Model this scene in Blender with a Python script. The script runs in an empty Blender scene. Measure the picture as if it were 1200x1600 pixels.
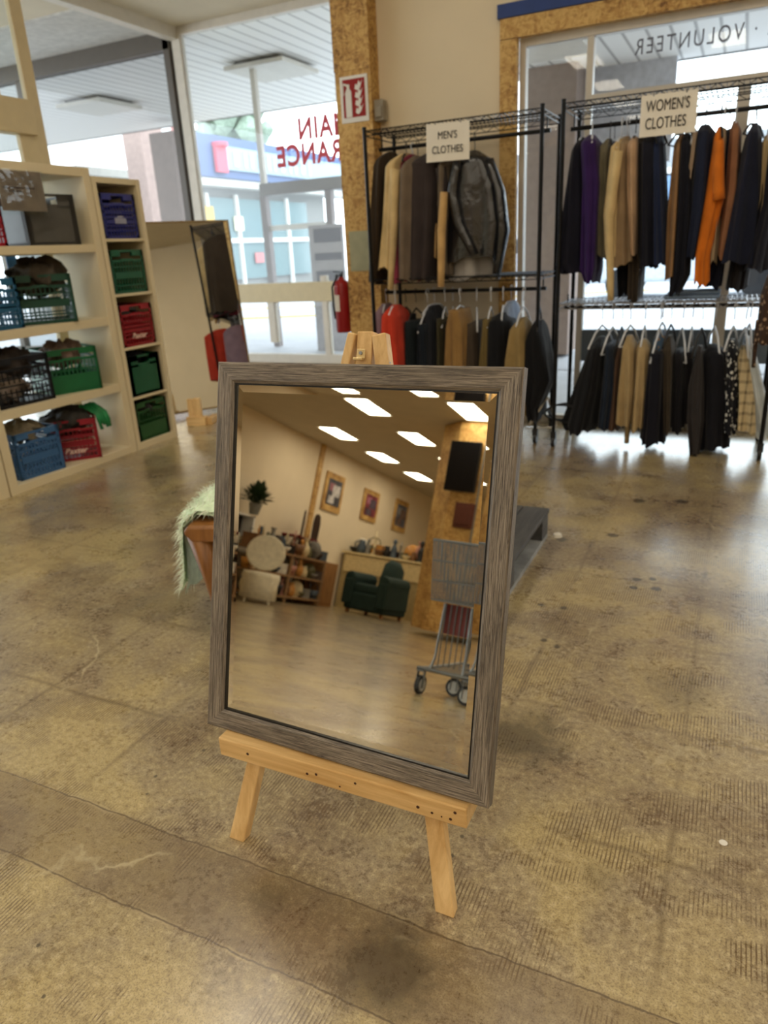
import bpy, bmesh, math, random
from mathutils import Vector, Matrix, Euler
R_ = math.radians
scene = bpy.context.scene
C = scene.collection
rnd = random.Random(7)

# ---------------------------------------------------------------- camera
CAMH = 1.25
YAW, PITCH, ROLL, FPX = R_(26.3), R_(20.1), R_(3.05), 1120.0
fwd = Vector((-math.sin(YAW)*math.cos(PITCH), math.cos(YAW)*math.cos(PITCH), -math.sin(PITCH)))
rgt0 = Vector((math.cos(YAW), math.sin(YAW), 0))
up0 = rgt0.cross(fwd)
rgt = rgt0*math.cos(ROLL) - up0*math.sin(ROLL)
upv = up0*math.cos(ROLL) + rgt0*math.sin(ROLL)
CAM = Vector((0, 0, CAMH))
cd = bpy.data.cameras.new('camera'); cam = bpy.data.objects.new('camera', cd); C.objects.link(cam)
m3 = Matrix((rgt, upv, -fwd)).transposed()
cam.matrix_world = Matrix.Translation(CAM) @ m3.to_4x4()
cd.sensor_fit = 'VERTICAL'; cd.sensor_height = 36.0; cd.sensor_width = 27.0
cd.lens = 36.0*FPX/1600.0
cd.dof.use_dof = True; cd.dof.focus_distance = 1.17; cd.dof.aperture_fstop = cd.lens/5.2
cd.clip_start = 0.02; cd.clip_end = 200
scene.camera = cam

# ---------------------------------------------------------------- world, view, exposure
scene.view_settings.view_transform = 'Standard'
scene.view_settings.look = 'None'
scene.view_settings.exposure = 0.06
scene.view_settings.gamma = 1.0
scene.view_settings.use_curve_mapping = False
SKY = 4.3
TROFFER = 12.0
wd = bpy.data.worlds.new('world'); scene.world = wd; wd.use_nodes = True
bg = wd.node_tree.nodes['Background']
bg.inputs[0].default_value = (0.84, 0.93, 1.0, 1); bg.inputs[1].default_value = SKY

# pixel of the photo -> point on a plane (measuring help)
def at(x, y, X=None, Y=None, Z=None):
    d = rgt*((x-600)/FPX) - upv*((y-800)/FPX) + fwd
    if X is not None: t = X/d.x
    elif Y is not None: t = Y/d.y
    else: t = (Z-CAMH)/d.z
    return CAM + d*t

# ---------------------------------------------------------------- materials
MATS = {}
def new_mat(name):
    m = bpy.data.materials.new(name); m.use_nodes = True
    nt = m.node_tree; b = nt.nodes['Principled BSDF']
    return m, nt, b
def N(nt, t, **kw):
    n = nt.nodes.new(t)
    for k, v in kw.items():
        if k.startswith('i_'):
            n.inputs[k[2:].replace('_', ' ')].default_value = v
        else: setattr(n, k, v)
    return n
def ramp(nt, fac, stops):
    r = nt.nodes.new('ShaderNodeValToRGB')
    e = r.color_ramp.elements
    while len(e) < len(stops): e.new(0.5)
    for i, (p, c) in enumerate(stops):
        e[i].position = p; e[i].color = (c[0], c[1], c[2], 1) if hasattr(c, '__len__') else (c, c, c, 1)
    nt.links.new(fac, r.inputs[0]); return r.outputs[0]
def srgb(r, g, b):
    f = lambda c: (c/255/12.92) if c/255 <= .04045 else ((c/255+.055)/1.055)**2.4
    return (f(r), f(g), f(b))
def simple(name, col, rough=0.6, metal=0.0, noise=0.12, scale=14, bump=0.0, spec=0.4, coat=0.0):
    if name in MATS: return MATS[name]
    m, nt, b = new_mat(name); L = nt.links
    tc = N(nt, 'ShaderNodeTexCoord')
    n = N(nt, 'ShaderNodeTexNoise', i_Scale=scale, i_Detail=4.0)
    L.new(tc.outputs['Object'], n.inputs['Vector'])
    lo = [c*(1-noise) for c in col]; hi = [min(1, c*(1+noise)) for c in col]
    L.new(ramp(nt, n.outputs[0], [(0.3, lo), (0.7, hi)]), b.inputs['Base Color'])
    b.inputs['Roughness'].default_value = rough; b.inputs['Metallic'].default_value = metal
    b.inputs['Specular IOR Level'].default_value = spec
    b.inputs['Coat Weight'].default_value = coat
    if bump:
        n2 = N(nt, 'ShaderNodeTexNoise', i_Scale=scale*6, i_Detail=3.0); L.new(tc.outputs['Object'], n2.inputs['Vector'])
        bp = N(nt, 'ShaderNodeBump', i_Strength=bump, i_Distance=0.004); L.new(n2.outputs[0], bp.inputs['Height'])
        L.new(bp.outputs[0], b.inputs['Normal'])
    MATS[name] = m; return m
def emit(name, col, s):
    m, nt, b = new_mat(name)
    b.inputs['Base Color'].default_value = (.8, .8, .8, 1)
    b.inputs['Emission Color'].default_value = (*col, 1); b.inputs['Emission Strength'].default_value = s
    MATS[name] = m; return m
def wood(name, c1, c2, axis=0, scale=1.0, grain=60, rough=0.55, bump=0.15, knots=True, contrast=(0.3, 0.7)):
    if name in MATS: return MATS[name]
    m, nt, b = new_mat(name); L = nt.links
    tc = N(nt, 'ShaderNodeTexCoord'); mp = N(nt, 'ShaderNodeMapping')
    s = [grain, grain, grain]; s[axis] = 3.0*scale
    mp.inputs['Scale'].default_value = s
    L.new(tc.outputs['Object'], mp.inputs['Vector'])
    n = N(nt, 'ShaderNodeTexNoise', i_Scale=1.0, i_Detail=6.0, i_Roughness=0.65, i_Distortion=0.6)
    L.new(mp.outputs[0], n.inputs['Vector'])
    n3 = N(nt, 'ShaderNodeTexNoise', i_Scale=5.0, i_Detail=2.0); L.new(tc.outputs['Object'], n3.inputs['Vector'])
    mx = N(nt, 'ShaderNodeMath', operation='MULTIPLY_ADD'); mx.inputs[1].default_value = 0.75
    L.new(n.outputs[0], mx.inputs[0])
    m2 = N(nt, 'ShaderNodeMath', operation='MULTIPLY'); m2.inputs[1].default_value = 0.25; L.new(n3.outputs[0], m2.inputs[0]); L.new(m2.outputs[0], mx.inputs[2])
    L.new(ramp(nt, mx.outputs[0], [(contrast[0], c1), (contrast[1], c2)]), b.inputs['Base Color'])
    b.inputs['Roughness'].default_value = rough; b.inputs['Specular IOR Level'].default_value = 0.35
    bp = N(nt, 'ShaderNodeBump', i_Strength=bump, i_Distance=0.002); L.new(n.outputs[0], bp.inputs['Height']); L.new(bp.outputs[0], b.inputs['Normal'])
    MATS[name] = m; return m
def osb(name='osb'):
    if name in MATS: return MATS[name]
    m, nt, b = new_mat(name); L = nt.links
    tc = N(nt, 'ShaderNodeTexCoord')
    ns = N(nt, 'ShaderNodeTexNoise', i_Scale=9.0, i_Detail=3.0); L.new(tc.outputs['Object'], ns.inputs['Vector'])
    mixv = N(nt, 'ShaderNodeMixRGB'); mixv.inputs[0].default_value = 0.10
    L.new(tc.outputs['Object'], mixv.inputs[1]); L.new(ns.outputs['Color'], mixv.inputs[2])
    outs = []
    for sc in ((34, 34, 95), (90, 90, 30)):
        mp = N(nt, 'ShaderNodeMapping'); mp.inputs['Scale'].default_value = sc; L.new(mixv.outputs[0], mp.inputs[0])
        v = N(nt, 'ShaderNodeTexVoronoi', i_Scale=1.0); L.new(mp.outputs[0], v.inputs['Vector'])
        sep = N(nt, 'ShaderNodeSeparateColor'); L.new(v.outputs['Color'], sep.inputs[0]); outs.append(sep.outputs[0])
    n = N(nt, 'ShaderNodeTexNoise', i_Scale=3.5, i_Detail=7.0, i_Roughness=.65); L.new(tc.outputs['Object'], n.inputs['Vector'])
    a = N(nt, 'ShaderNodeMath', operation='ADD'); L.new(outs[0], a.inputs[0]); L.new(outs[1], a.inputs[1])
    a2 = N(nt, 'ShaderNodeMath', operation='MULTIPLY_ADD'); a2.inputs[1].default_value = .17; L.new(a.outputs[0], a2.inputs[0])
    c = N(nt, 'ShaderNodeMath', operation='MULTIPLY'); c.inputs[1].default_value = .75; L.new(n.outputs[0], c.inputs[0]); L.new(c.outputs[0], a2.inputs[2])
    L.new(ramp(nt, a2.outputs[0], [(0.34, srgb(116, 78, 36)), (0.5, srgb(184, 140, 74)), (0.68, srgb(214, 176, 108))]), b.inputs['Base Color'])
    b.inputs['Roughness'].default_value = 0.6
    bp = N(nt, 'ShaderNodeBump', i_Strength=0.15, i_Distance=0.003); L.new(a.outputs[0], bp.inputs['Height']); L.new(bp.outputs[0], b.inputs['Normal'])
    MATS[name] = m; return m
def glass(name='window glass', tint=(0.93, 0.97, 0.96), refl=0.07):
    if name in MATS: return MATS[name]
    m = bpy.data.materials.new(name); m.use_nodes = True; nt = m.node_tree; nt.nodes.clear()
    o = N(nt, 'ShaderNodeOutputMaterial'); t = N(nt, 'ShaderNodeBsdfTransparent'); g = N(nt, 'ShaderNodeBsdfGlossy')
    t.inputs[0].default_value = (*tint, 1); g.inputs['Roughness'].default_value = 0.01
    mx = N(nt, 'ShaderNodeMixShader'); lw = N(nt, 'ShaderNodeFresnel'); lw.inputs[0].default_value = 1.45
    nt.links.new(lw.outputs[0], mx.inputs[0]); nt.links.new(t.outputs[0], mx.inputs[1]); nt.links.new(g.outputs[0], mx.inputs[2])
    nt.links.new(mx.outputs[0], o.inputs[0]); MATS[name] = m; return m
def mirror_mat(name='mirror glass', col=(0.90, 0.885, 0.82)):
    if name in MATS: return MATS[name]
    m, nt, b = new_mat(name)
    b.inputs['Base Color'].default_value = (*col, 1); b.inputs['Metallic'].default_value = 1; b.inputs['Roughness'].default_value = 0.0
    MATS[name] = m; return m

def floor_mat():
    m, nt, b = new_mat('worn concrete floor'); L = nt.links
    tc = N(nt, 'ShaderNodeTexCoord'); sep = N(nt, 'ShaderNodeSeparateXYZ'); L.new(tc.outputs['Object'], sep.inputs[0])
    def noise(scale, detail=5, rough=0.55, dist=0.0, sc=None):
        n = N(nt, 'ShaderNodeTexNoise', i_Scale=scale, i_Detail=float(detail), i_Roughness=rough, i_Distortion=dist)
        if sc:
            mp = N(nt, 'ShaderNodeMapping'); mp.inputs['Scale'].default_value = sc
            L.new(tc.outputs['Object'], mp.inputs[0]); L.new(mp.outputs[0], n.inputs['Vector'])
        else: L.new(tc.outputs['Object'], n.inputs['Vector'])
        return n.outputs[0]
    def M(op, a, b2=None, c=None, clamp=False):
        n = N(nt, 'ShaderNodeMath', operation=op); n.use_clamp = clamp
        for i, v in enumerate((a, b2, c)):
            if v is None: continue
            if hasattr(v, 'links') or hasattr(v, 'is_linked'): L.new(v, n.inputs[i])
            else: n.inputs[i].default_value = v
        return n.outputs[0]
    def mix(f, c1, c2):
        n = N(nt, 'ShaderNodeMixRGB')
        for i, v in ((0, f), (1, c1), (2, c2)):
            if hasattr(v, 'is_linked'): L.new(v, n.inputs[i])
            elif i == 0: n.inputs[0].default_value = v
            else: n.inputs[i].default_value = (*v, 1)
        return n.outputs[0]
    big = noise(1.6, 6, 0.6, 0.4); mid = noise(7.0, 8, 0.7, 0.3); fine = noise(60.0, 8, 0.75); vfine = noise(260.0, 3, 0.6)
    ochre = srgb(184, 164, 116); brown = srgb(120, 99, 76); grey = srgb(152, 136, 110); pale = srgb(216, 198, 156)
    col = ramp(nt, big, [(0.38, brown), (0.49, grey), (0.58, ochre)])
    col = mix(M('MULTIPLY', ramp(nt, mid, [(0.42, 0.0), (0.66, 1.0)]), 0.6), col, ochre)
    col = mix(M('MULTIPLY', ramp(nt, mid, [(0.30, 1.0), (0.45, 0.0)]), 0.55), col, brown)
    # speckle
    col = mix(M('MULTIPLY', ramp(nt, fine, [(0.50, 0.0), (0.68, 1.0)]), 0.7), col, pale)
    col = mix(M('MULTIPLY', ramp(nt, fine, [(0.30, 1.0), (0.48, 0.0)]), 0.7), col, srgb(88, 68, 48))
    col = mix(M('MULTIPLY', ramp(nt, vfine, [(0.38, 1.0), (0.5, 0.0)]), 0.45), col, srgb(84, 68, 48))
    wob = M('MULTIPLY', M('SUBTRACT', noise(4.0, 5, 0.7), 0.5), 0.035)
    X, Y = sep.outputs[0], sep.outputs[1]
    Yw = M('ADD', Y, wob); Xw = M('ADD', X, wob)
    # combed adhesive ridges running away from the camera
    px_ = M('MULTIPLY', M('ADD', X, M('MULTIPLY', wob, 0.25)), 2*math.pi/0.0085)
    ridge = M('SINE', px_)
    patch = M('MULTIPLY', ramp(nt, noise(3.1, 4, 0.6, 0.2, sc=(1.0, 1.7, 1.0)), [(0.505, 0.0), (0.56, 1.0)]), ramp(nt, noise(17.0, 5, 0.75), [(0.36, 0.0), (0.52, 1.0)]))
    rm = M('MULTIPLY', M('MULTIPLY', ramp(nt, ridge, [(0.1, 0.0), (0.8, 1.0)]), patch), 0.85)
    col = mix(rm, col, srgb(98, 76, 48))
    # ghost seams of old nine inch tiles
    def seam(coord, off, per, w):
        f = M('MODULO', M('ADD', coord, 100*per-off), per)
        f = M('ABSOLUTE', M('SUBTRACT', f, per/2)); f = M('SUBTRACT', per/2, f)
        return ramp(nt, M('DIVIDE', f, w), [(0.0, 1.0), (1.0, 0.0)])
    far = ramp(nt, M('MULTIPLY', M('SUBTRACT', Y, 0.95), 8.0), [(0.0, 0.0), (1.0, 1.0)])
    seams = M('MAXIMUM', seam(Yw, 1.29, 0.2286*2, 0.012), seam(Xw, -0.01, 0.2286*2, 0.012))
    sm = M('MULTIPLY', M('MULTIPLY', seams, ramp(nt, noise(1.4, 3), [(0.38, 0.15), (0.6, 0.75)])), far)
    col = mix(M('MULTIPLY', sm, 0.75), col, srgb(92, 74, 50))
    # long score lines beside the easel
    for y0 in (0.945, 0.755):
        d = M('ABSOLUTE', M('SUBTRACT', Yw, y0))
        pl = M('MULTIPLY', ramp(nt, M('DIVIDE', M('ABSOLUTE', M('SUBTRACT', d, 0.004)), 0.005), [(0.0, 1.0), (1.0, 0.0)]), ramp(nt, noise(9, 5, .7), [(0.48, 0.0), (0.62, 1.0)]))
        col = mix(M('MULTIPLY', pl, 0.8), col, srgb(205, 186, 146))
        col = mix(M('MULTIPLY', ramp(nt, M('DIVIDE', d, 0.0028), [(0.3, 1.0), (1.0, 0.0)]), 0.8), col, srgb(72, 55, 38))
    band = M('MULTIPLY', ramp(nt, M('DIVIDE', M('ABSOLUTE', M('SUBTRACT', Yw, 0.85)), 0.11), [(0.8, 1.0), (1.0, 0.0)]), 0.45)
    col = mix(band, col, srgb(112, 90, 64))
    # spots, stains and, first, a soft dark blotch right of the mirror
    for (sx, sy, r, f) in ((-0.40, 1.59, 0.15, 0.75), (-0.45, 0.85, 0.12, 0.75), (-0.75, 0.88, 0.06, 0.4), (-0.14, 1.2, 0.05, .3), (-0.05, 1.95, 0.14, 0.35), (-2.3, 2.35, .25, .4), (-1.9, 1.9, .2, .35)):
        dx = M('SUBTRACT', Xw, sx); dy = M('SUBTRACT', Yw, sy)
        rr = M('SQRT', M('ADD', M('MULTIPLY', dx, dx), M('MULTIPLY', dy, dy)))
        rr = M('ADD', M('DIVIDE', rr, r), M('MULTIPLY', M('SUBTRACT', mid, 0.5), 1.6))
        col = mix(M('MULTIPLY', ramp(nt, rr, [(0.4, 1.0), (1.0, 0.0)]), f), col, srgb(70, 60, 44))
    for (sx, sy, r) in ((-1.184, 1.215, .006), (-1.235, 1.084, .006), (-1.21, 1.026, .005), (-1.112, .615, .006), (-1.015, .545, .005), (-.437, 1.193, .006), (-.438, 1.134, .006),
                        (-.244, 2.674, .02), (-.188, 2.694, .018), (-.246, 2.597, .02), (-.168, 2.613, .024), (-.538, 2.343, .014), (-.457, 2.346, .016), (-.469, 2.101, .014), (-.42, 2.075, .014), (-.60, 2.98, .03), (-.4, 3.1, .03), (-.35, 3.6, .04), (-.15, 3.65, .04)):
        dx = M('SUBTRACT', X, sx); dy = M('SUBTRACT', Y, sy)
        rr = M('DIVIDE', M('SQRT', M('ADD', M('MULTIPLY', dx, dx), M('MULTIPLY', dy, dy))), r)
        rr = M('ADD', rr, M('MULTIPLY', M('SUBTRACT', fine, 0.5), 1.2))
        col = mix(M('MULTIPLY', ramp(nt, rr, [(0.6, 1.0), (1.0, 0.0)]), 0.8), col, srgb(58, 48, 34))
    # cracks
    v = N(nt, 'ShaderNodeTexVoronoi', feature='DISTANCE_TO_EDGE', i_Scale=2.2)
    mv = N(nt, 'ShaderNodeMixRGB'); mv.inputs[0].default_value = 0.25; nz = N(nt, 'ShaderNodeTexNoise', i_Scale=5.0, i_Detail=6.0)
    L.new(tc.outputs['Object'], nz.inputs['Vector']); L.new(tc.outputs['Object'], mv.inputs[1]); L.new(nz.outputs['Color'], mv.inputs[2]); L.new(mv.outputs[0], v.inputs['Vector'])
    cr = M('MULTIPLY', ramp(nt, v.outputs['Distance'], [(0.004, 1.0), (0.014, 0.0)]), ramp(nt, noise(2.3, 3), [(0.54, 0.0), (0.62, 1.0)]))
    col = mix(M('MULTIPLY', cr, 0.5), col, srgb(210, 195, 158))
    L.new(col, b.inputs['Base Color'])
    L.new(ramp(nt, M('ADD', M('MULTIPLY', mid, 0.6), M('MULTIPLY', fine, 0.4)), [(0.3, 0.20), (0.7, 0.40)]), b.inputs['Roughness'])
    b.inputs['Specular IOR Level'].default_value = 0.75
    b.inputs['Coat Weight'].default_value = 0.8; b.inputs['Coat Roughness'].default_value = 0.2
    h = M('ADD', M('MULTIPLY', fine, 0.5), M('MULTIPLY', M('MULTIPLY', ridge, patch), 0.35))
    h = M('ADD', h, M('MULTIPLY', mid, 0.8))
    bp = N(nt, 'ShaderNodeBump', i_Strength=0.22, i_Distance=0.0016); L.new(h, bp.inputs['Height']); L.new(bp.outputs[0], b.inputs['Normal'])
    return m

# ---------------------------------------------------------------- mesh helpers
class MB:
    def __init__(s): s.v = []; s.f = []; s.mi = []; s.cur = 0
    def add(s, vs, fs):
        o = len(s.v); s.v += [Vector(v) for v in vs]; s.f += [[i+o for i in f] for f in fs]; s.mi += [s.cur]*len(fs); return s
    def box(s, c, d, rz=0.0, M4=None):
        c = Vector(c); h = Vector(d)/2; vs = []
        rm = Matrix.Rotation(rz, 3, 'Z')
        for x in (-1, 1):
            for y in (-1, 1):
                for z in (-1, 1):
                    p = rm @ Vector((x*h.x, y*h.y, z*h.z)) + c
                    vs.append(M4 @ p if M4 else p)
        return s.add(vs, [(0, 1, 3, 2), (4, 6, 7, 5), (0, 4, 5, 1), (2, 3, 7, 6), (0, 2, 6, 4), (1, 5, 7, 3)])
    def bar(s, p, q, a, b, upd=(0, 0, 1)):
        p = Vector(p); q = Vector(q); d = (q-p).normalized(); u = Vector(upd)
        if abs(d.dot(u)) > .98: u = Vector((0, 1, 0))
        x = d.cross(u).normalized(); y = x.cross(d).normalized(); vs = []
        for e in (p, q):
            for sx, sy in ((-1, -1), (1, -1), (1, 1), (-1, 1)): vs.append(e + x*sx*a/2 + y*sy*b/2)
        return s.add(vs, [(0, 3, 2, 1), (4, 5, 6, 7), (0, 1, 5, 4), (1, 2, 6, 5), (2, 3, 7, 6), (3, 0, 4, 7)])
    def tube(s, pts, r, n=8, closed=False):
        pts = [Vector(p) for p in pts]; rs = r if hasattr(r, '__len__') else [r]*len(pts); loops = []
        u = None
        for i, p in enumerate(pts):
            if closed: d = (pts[(i+1) % len(pts)]-pts[i-1])
            else: d = pts[min(i+1, len(pts)-1)]-pts[max(i-1, 0)]
            d = d.normalized()
            if u is None:
                u = Vector((0, 0, 1)) if abs(d.z) < .9 else Vector((1, 0, 0))
            x = (u - d*u.dot(d)).normalized(); u = x; y = d.cross(x)
            rr = rs[i]; ra, rb = rr if hasattr(rr, '__len__') else (rr, rr)
            loops.append([p + x*ra*math.cos(2*math.pi*k/n) + y*rb*math.sin(2*math.pi*k/n) for k in range(n)])
        return s.loft(loops, not closed, closed)
    def loft(s, loops, caps=True, closed=False):
        n = len(loops[0]); o = len(s.v); fs = []
        vs = [v for l in loops for v in l]; m = len(loops)
        for i in range(m if closed else m-1):
            j = (i+1) % m
            for k in range(n): fs.append((i*n+k, i*n+(k+1) % n, j*n+(k+1) % n, j*n+k))
        if caps: fs.append(tuple(range(n))[::-1]); fs.append(tuple((m-1)*n+k for k in range(n)))
        return s.add(vs, fs)
    def lathe(s, prof, c=(0, 0, 0), n=20):
        c = Vector(c)
        return s.loft([[c+Vector((r*math.cos(2*math.pi*k/n), r*math.sin(2*math.pi*k/n), z)) for k in range(n)] for r, z in prof])
    def cyl(s, p, q, r, n=14): return s.tube([p, q], r, n)
    def prism(s, poly, t, plane='XZ', off=0.0):
        def P(a, b, w): return {'XZ': (a, off+w, b), 'YZ': (off+w, a, b), 'XY': (a, b, off+w)}[plane]
        n = len(poly); vs = [P(a, b, 0) for a, b in poly] + [P(a, b, t) for a, b in poly]
        return s.add(vs, [tuple(range(n)), tuple(range(n, 2*n))[::-1]] + [(i, i+n, (i+1) % n+n, (i+1) % n) for i in range(n)])
    def build(s, name, mats, parent=None, smooth=False, bevel=0.0, M4=None, seg=2):
        me = bpy.data.meshes.new(name)
        me.from_pydata([tuple(v) for v in s.v], [], s.f); 
        for i, p in enumerate(me.polygons): p.material_index = s.mi[i]
        bm = bmesh.new(); bm.from_mesh(me); bmesh.ops.recalc_face_normals(bm, faces=bm.faces); bm.to_mesh(me); bm.free()
        if not isinstance(mats, (list, tuple)): mats = [mats]
        for m in mats: me.materials.append(m)
        if smooth:
            for p in me.polygons: p.use_smooth = True
        o = bpy.data.objects.new(name, me); C.objects.link(o)
        if parent: o.parent = parent
        if M4: o.matrix_local = M4
        if bevel:
            bv = o.modifiers.new('bevel', 'BEVEL'); bv.width = bevel; bv.segments = seg; bv.limit_method = 'ANGLE'; bv.angle_limit = R_(40)
        return o
def tag(o, label=None, cat=None, group=None, kind=None):
    if label: o['label'] = label
    if cat: o['category'] = cat
    if group: o['group'] = group
    if kind: o['kind'] = kind
    return o
def thing(name, label, cat, loc=(0, 0, 0), rz=0.0, group=None, rot=None):
    o = bpy.data.objects.new(name, None); o.empty_display_size = 0.1; C.objects.link(o)
    o.location = loc; o.rotation_euler = rot if rot else (0, 0, rz)
    return tag(o, label, cat, group)
def struct(o): o['kind'] = 'structure'; return o
def place(o, loc, rz=0.0): o.location = loc; o.rotation_euler = (0, 0, rz); return o
def text_mesh(name, body, size, mat, parent=None, M4=None, ext=0.0008, sx=1.0, bold=0.0, align='CENTER', shear=0.0, spacing=1.0):
    cu = bpy.data.curves.new(name, 'FONT'); cu.body = body; cu.size = size; cu.extrude = ext; cu.offset = bold
    cu.align_x = align; cu.align_y = 'CENTER'; cu.shear = shear; cu.space_character = spacing
    t = bpy.data.objects.new(name+'_c', cu); C.objects.link(t)
    me = bpy.data.meshes.new_from_object(t.evaluated_get(bpy.context.evaluated_depsgraph_get()))
    bpy.data.objects.remove(t); bpy.data.curves.remove(cu)
    for v in me.vertices: v.co.x *= sx
    me.name = name; me.materials.clear(); me.materials.append(mat)
    o = bpy.data.objects.new(name, me); C.objects.link(o)
    if parent: o.parent = parent
    if M4: o.matrix_local = M4
    return o
def facing(loc, xdir, updir):   # matrix for text: local x along xdir, y along updir
    x = Vector(xdir).normalized(); y = Vector(updir).normalized(); z = x.cross(y)
    return Matrix.Translation(Vector(loc)) @ Matrix((x, y, z)).transposed().to_4x4()

# common materials
M_CREAM = simple('cream wall paint', srgb(230, 214, 184), 0.8, noise=.03, scale=2)
M_CEIL = simple('ceiling board', srgb(200, 190, 168), 0.9, noise=.04, scale=3)
M_OSB = osb()
M_BEIGEFR = simple('beige painted frame', srgb(200, 184, 148), 0.5, noise=.04)
M_WHITEFR = simple('pale aluminium frame', srgb(205, 198, 186), 0.4, noise=.04)
M_DARKFR = simple('dark bronze frame', srgb(84, 76, 66), 0.45, noise=.05)
M_BLACK = simple('black metal', srgb(24, 24, 26), 0.35, metal=.6, noise=.1)
M_BLACKPL = simple('black plastic', srgb(20, 20, 22), 0.35, noise=.1)
M_CHROME = simple('chrome', srgb(190, 192, 196), 0.2, metal=1, noise=.03)
M_STEEL = simple('galvanised steel', srgb(150, 152, 156), 0.35, metal=.9, noise=.08)
M_PAPER = simple('white paper', srgb(226, 220, 208), 0.6, noise=.02)
M_INK = simple('black ink', srgb(30, 28, 28), 0.6, noise=.02)
M_RED = simple('red paint', srgb(150, 24, 28), 0.35, noise=.05)
M_WHITE = simple('white paint', srgb(230, 228, 222), 0.4, noise=.02)
M_SHELFW = simple('cream laminate shelf', srgb(218, 203, 168), 0.5, noise=.03, scale=3)
M_GLASS = glass()
M_PINE = wood('pine wood', srgb(198, 154, 94), srgb(236, 200, 142), axis=2, grain=34, rough=.5, bump=.06, contrast=(.34, .64))
M_PINEX = wood('pine wood lengthwise', srgb(196, 152, 92), srgb(236, 200, 142), axis=0, grain=34, rough=.5, bump=.06, contrast=(.34, .64))

# ================================================================ the setting
CEIL = 3.7
f = MB(); f.add([(-9.4, -19, 0), (6, -19, 0), (6, 5.25, 0), (-2.6, 5.25, 0), (-2.6, 7.6, 0), (-9.4, 7.6, 0)], [(0, 1, 2, 3, 4, 5)])
struct(f.build('floor', floor_mat()))
f = MB(); f.box((-1.7, -5.7, CEIL+.05), (15.8, 26.8, .1)); struct(f.build('ceiling', M_CEIL))
# rear room walls
f = MB(); f.box((-9.3, -10.9, CEIL/2), (.2, 16.6, CEIL)); struct(f.build('wall_left', M_CREAM))
f = MB(); f.box((-1.7, -19.1, CEIL/2), (15.6, .2, CEIL)); struct(f.build('wall_rear', M_CREAM))
f = MB(); f.box((6.1, -5.7, CEIL/2), (.2, 26.8, CEIL)); struct(f.build('wall_right', M_CREAM))
f = MB(); f.box((-6.75, -2.51, CEIL/2), (4.93, .16, CEIL)); struct(f.build('wall_side', M_CREAM))
# front wall with shop window (Y = 5.12)
YW = 5.12
f = MB()
f.box((-2.03, YW+.09, CEIL/2), (1.0, .18, CEIL)); f.box((2.0, YW+.09, (2.56+CEIL)/2), (7.06, .18, CEIL-2.56)); f.box((4.75, YW+.09, 1.28), (2.5, .18, 2.56))
struct(f.build('wall_front', M_CREAM))
f = MB(); f.box((-2.6, 6.42, CEIL/2), (.14, 2.42, CEIL)); struct(f.build('wall_entrance', M_CREAM))
# OSB pillar
f = MB(); f.box((-2.53, 5.12, 1.2), (.27, .26, 2.4)); f.box((-2.53, 5.117, 3.05), (.275, .266, 1.3)); struct(f.build('trim_1', M_OSB))
# OSB surround and blue edge of the shop window
f = MB()
f.box((-1.47, YW-.015, 1.22), (.11, .05, 2.44)); f.box((1.0, YW-.015, 2.5), (5.05, .05, .11)); f.box((3.5, YW-.015, 1.22), (.11, .05, 2.44))
struct(f.build('trim_2', M_OSB))
f = MB(); f.box((1.0, YW-.02, 2.595), (5.08, .06, .075)); struct(f.build('trim_3', simple('blue paint', srgb(34, 62, 124), .5, noise=.05)))
# shop window
wf = MB(); y = YW+.06
def wbar(x0, x1, z0, z1): wf.box(((x0+x1)/2, y, (z0+z1)/2), (x1-x0, .07, z1-z0))
wbar(-1.415, -1.375, 0.0, 2.45); wbar(-1.375, 3.45, 2.40, 2.45); wbar(-1.375, 3.45, 0, .06)
wbar(-.995, -.955, .06, 2.40); wbar(-.955, 3.45, 2.03, 2.085); wbar(-.13, -.06, .06, 2.03); wbar(1.5, 1.57, .06, 2.03); wbar(3.40, 3.45, .06, 2.4)
win = wf.build('window_1', M_WHITEFR, bevel=.004); struct(win)
g = MB(); g.add([(-1.38, y, .05), (3.43, y, .05), (3.43, y, 2.42), (-1.38, y, 2.42)], [(0, 1, 2, 3)]); g.build('glass_pane', M_GLASS, win)
g = MB(); g.box((-.545, y, .555), (.81, .06, .21)); g.box((.72, y, .555), (1.56, .06, .21)); g.build('lower_panel', simple('backlit grey blue panel', srgb(98, 110, 122), .5, noise=.03), win)  # grey blue carries the backlit shade of the rail in its colour
MINK = simple('grey vinyl lettering', srgb(96, 98, 108), .6, noise=.01)
p = at(992, 76, Y=y-.01); 
t = text_mesh('lettering', 'DONATE · VOLUNTEER', .118, MINK, win, facing((p.x, y-.012, p.z), (-1, 0, -.0), (0, 0, 1)), sx=.74, align='RIGHT', spacing=1.28)

# entrance wall (Y = 7.6)
YE = 7.6
def framewall(x0, x1, z0, z1, bars, mat, y=YE, dep=.09):
    m = MB()
    for (a, b, c, d) in bars: m.box(((a+b)/2, y, (c+d)/2), (b-a, dep, d-c))
    return m.build('window_2', mat, bevel=.004)
bars = [(-6.10, -5.98, 0, CEIL), (-5.98, -2.5, 3.62, CEIL), (-5.98, -2.5, 0, .10), (-2.72, -2.5, 0, 3.56),
        (-4.40, -4.33, .1, 1.0)]
w2 = framewall(0, 0, 0, 0, bars, M_WHITEFR); struct(w2)
g = MB(); g.add([(-5.98, YE, .1), (-2.7, YE, .1), (-2.7, YE, 3.63), (-5.98, YE, 3.63)], [(0, 1, 2, 3)]); g.build('glass_pane', M_GLASS, w2)
g = MB(); g.box((-4.2, YE, .825), (3.55, .1, .22)); g.build('cross_rail', M_BEIGEFR, w2, bevel=.006)
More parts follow.
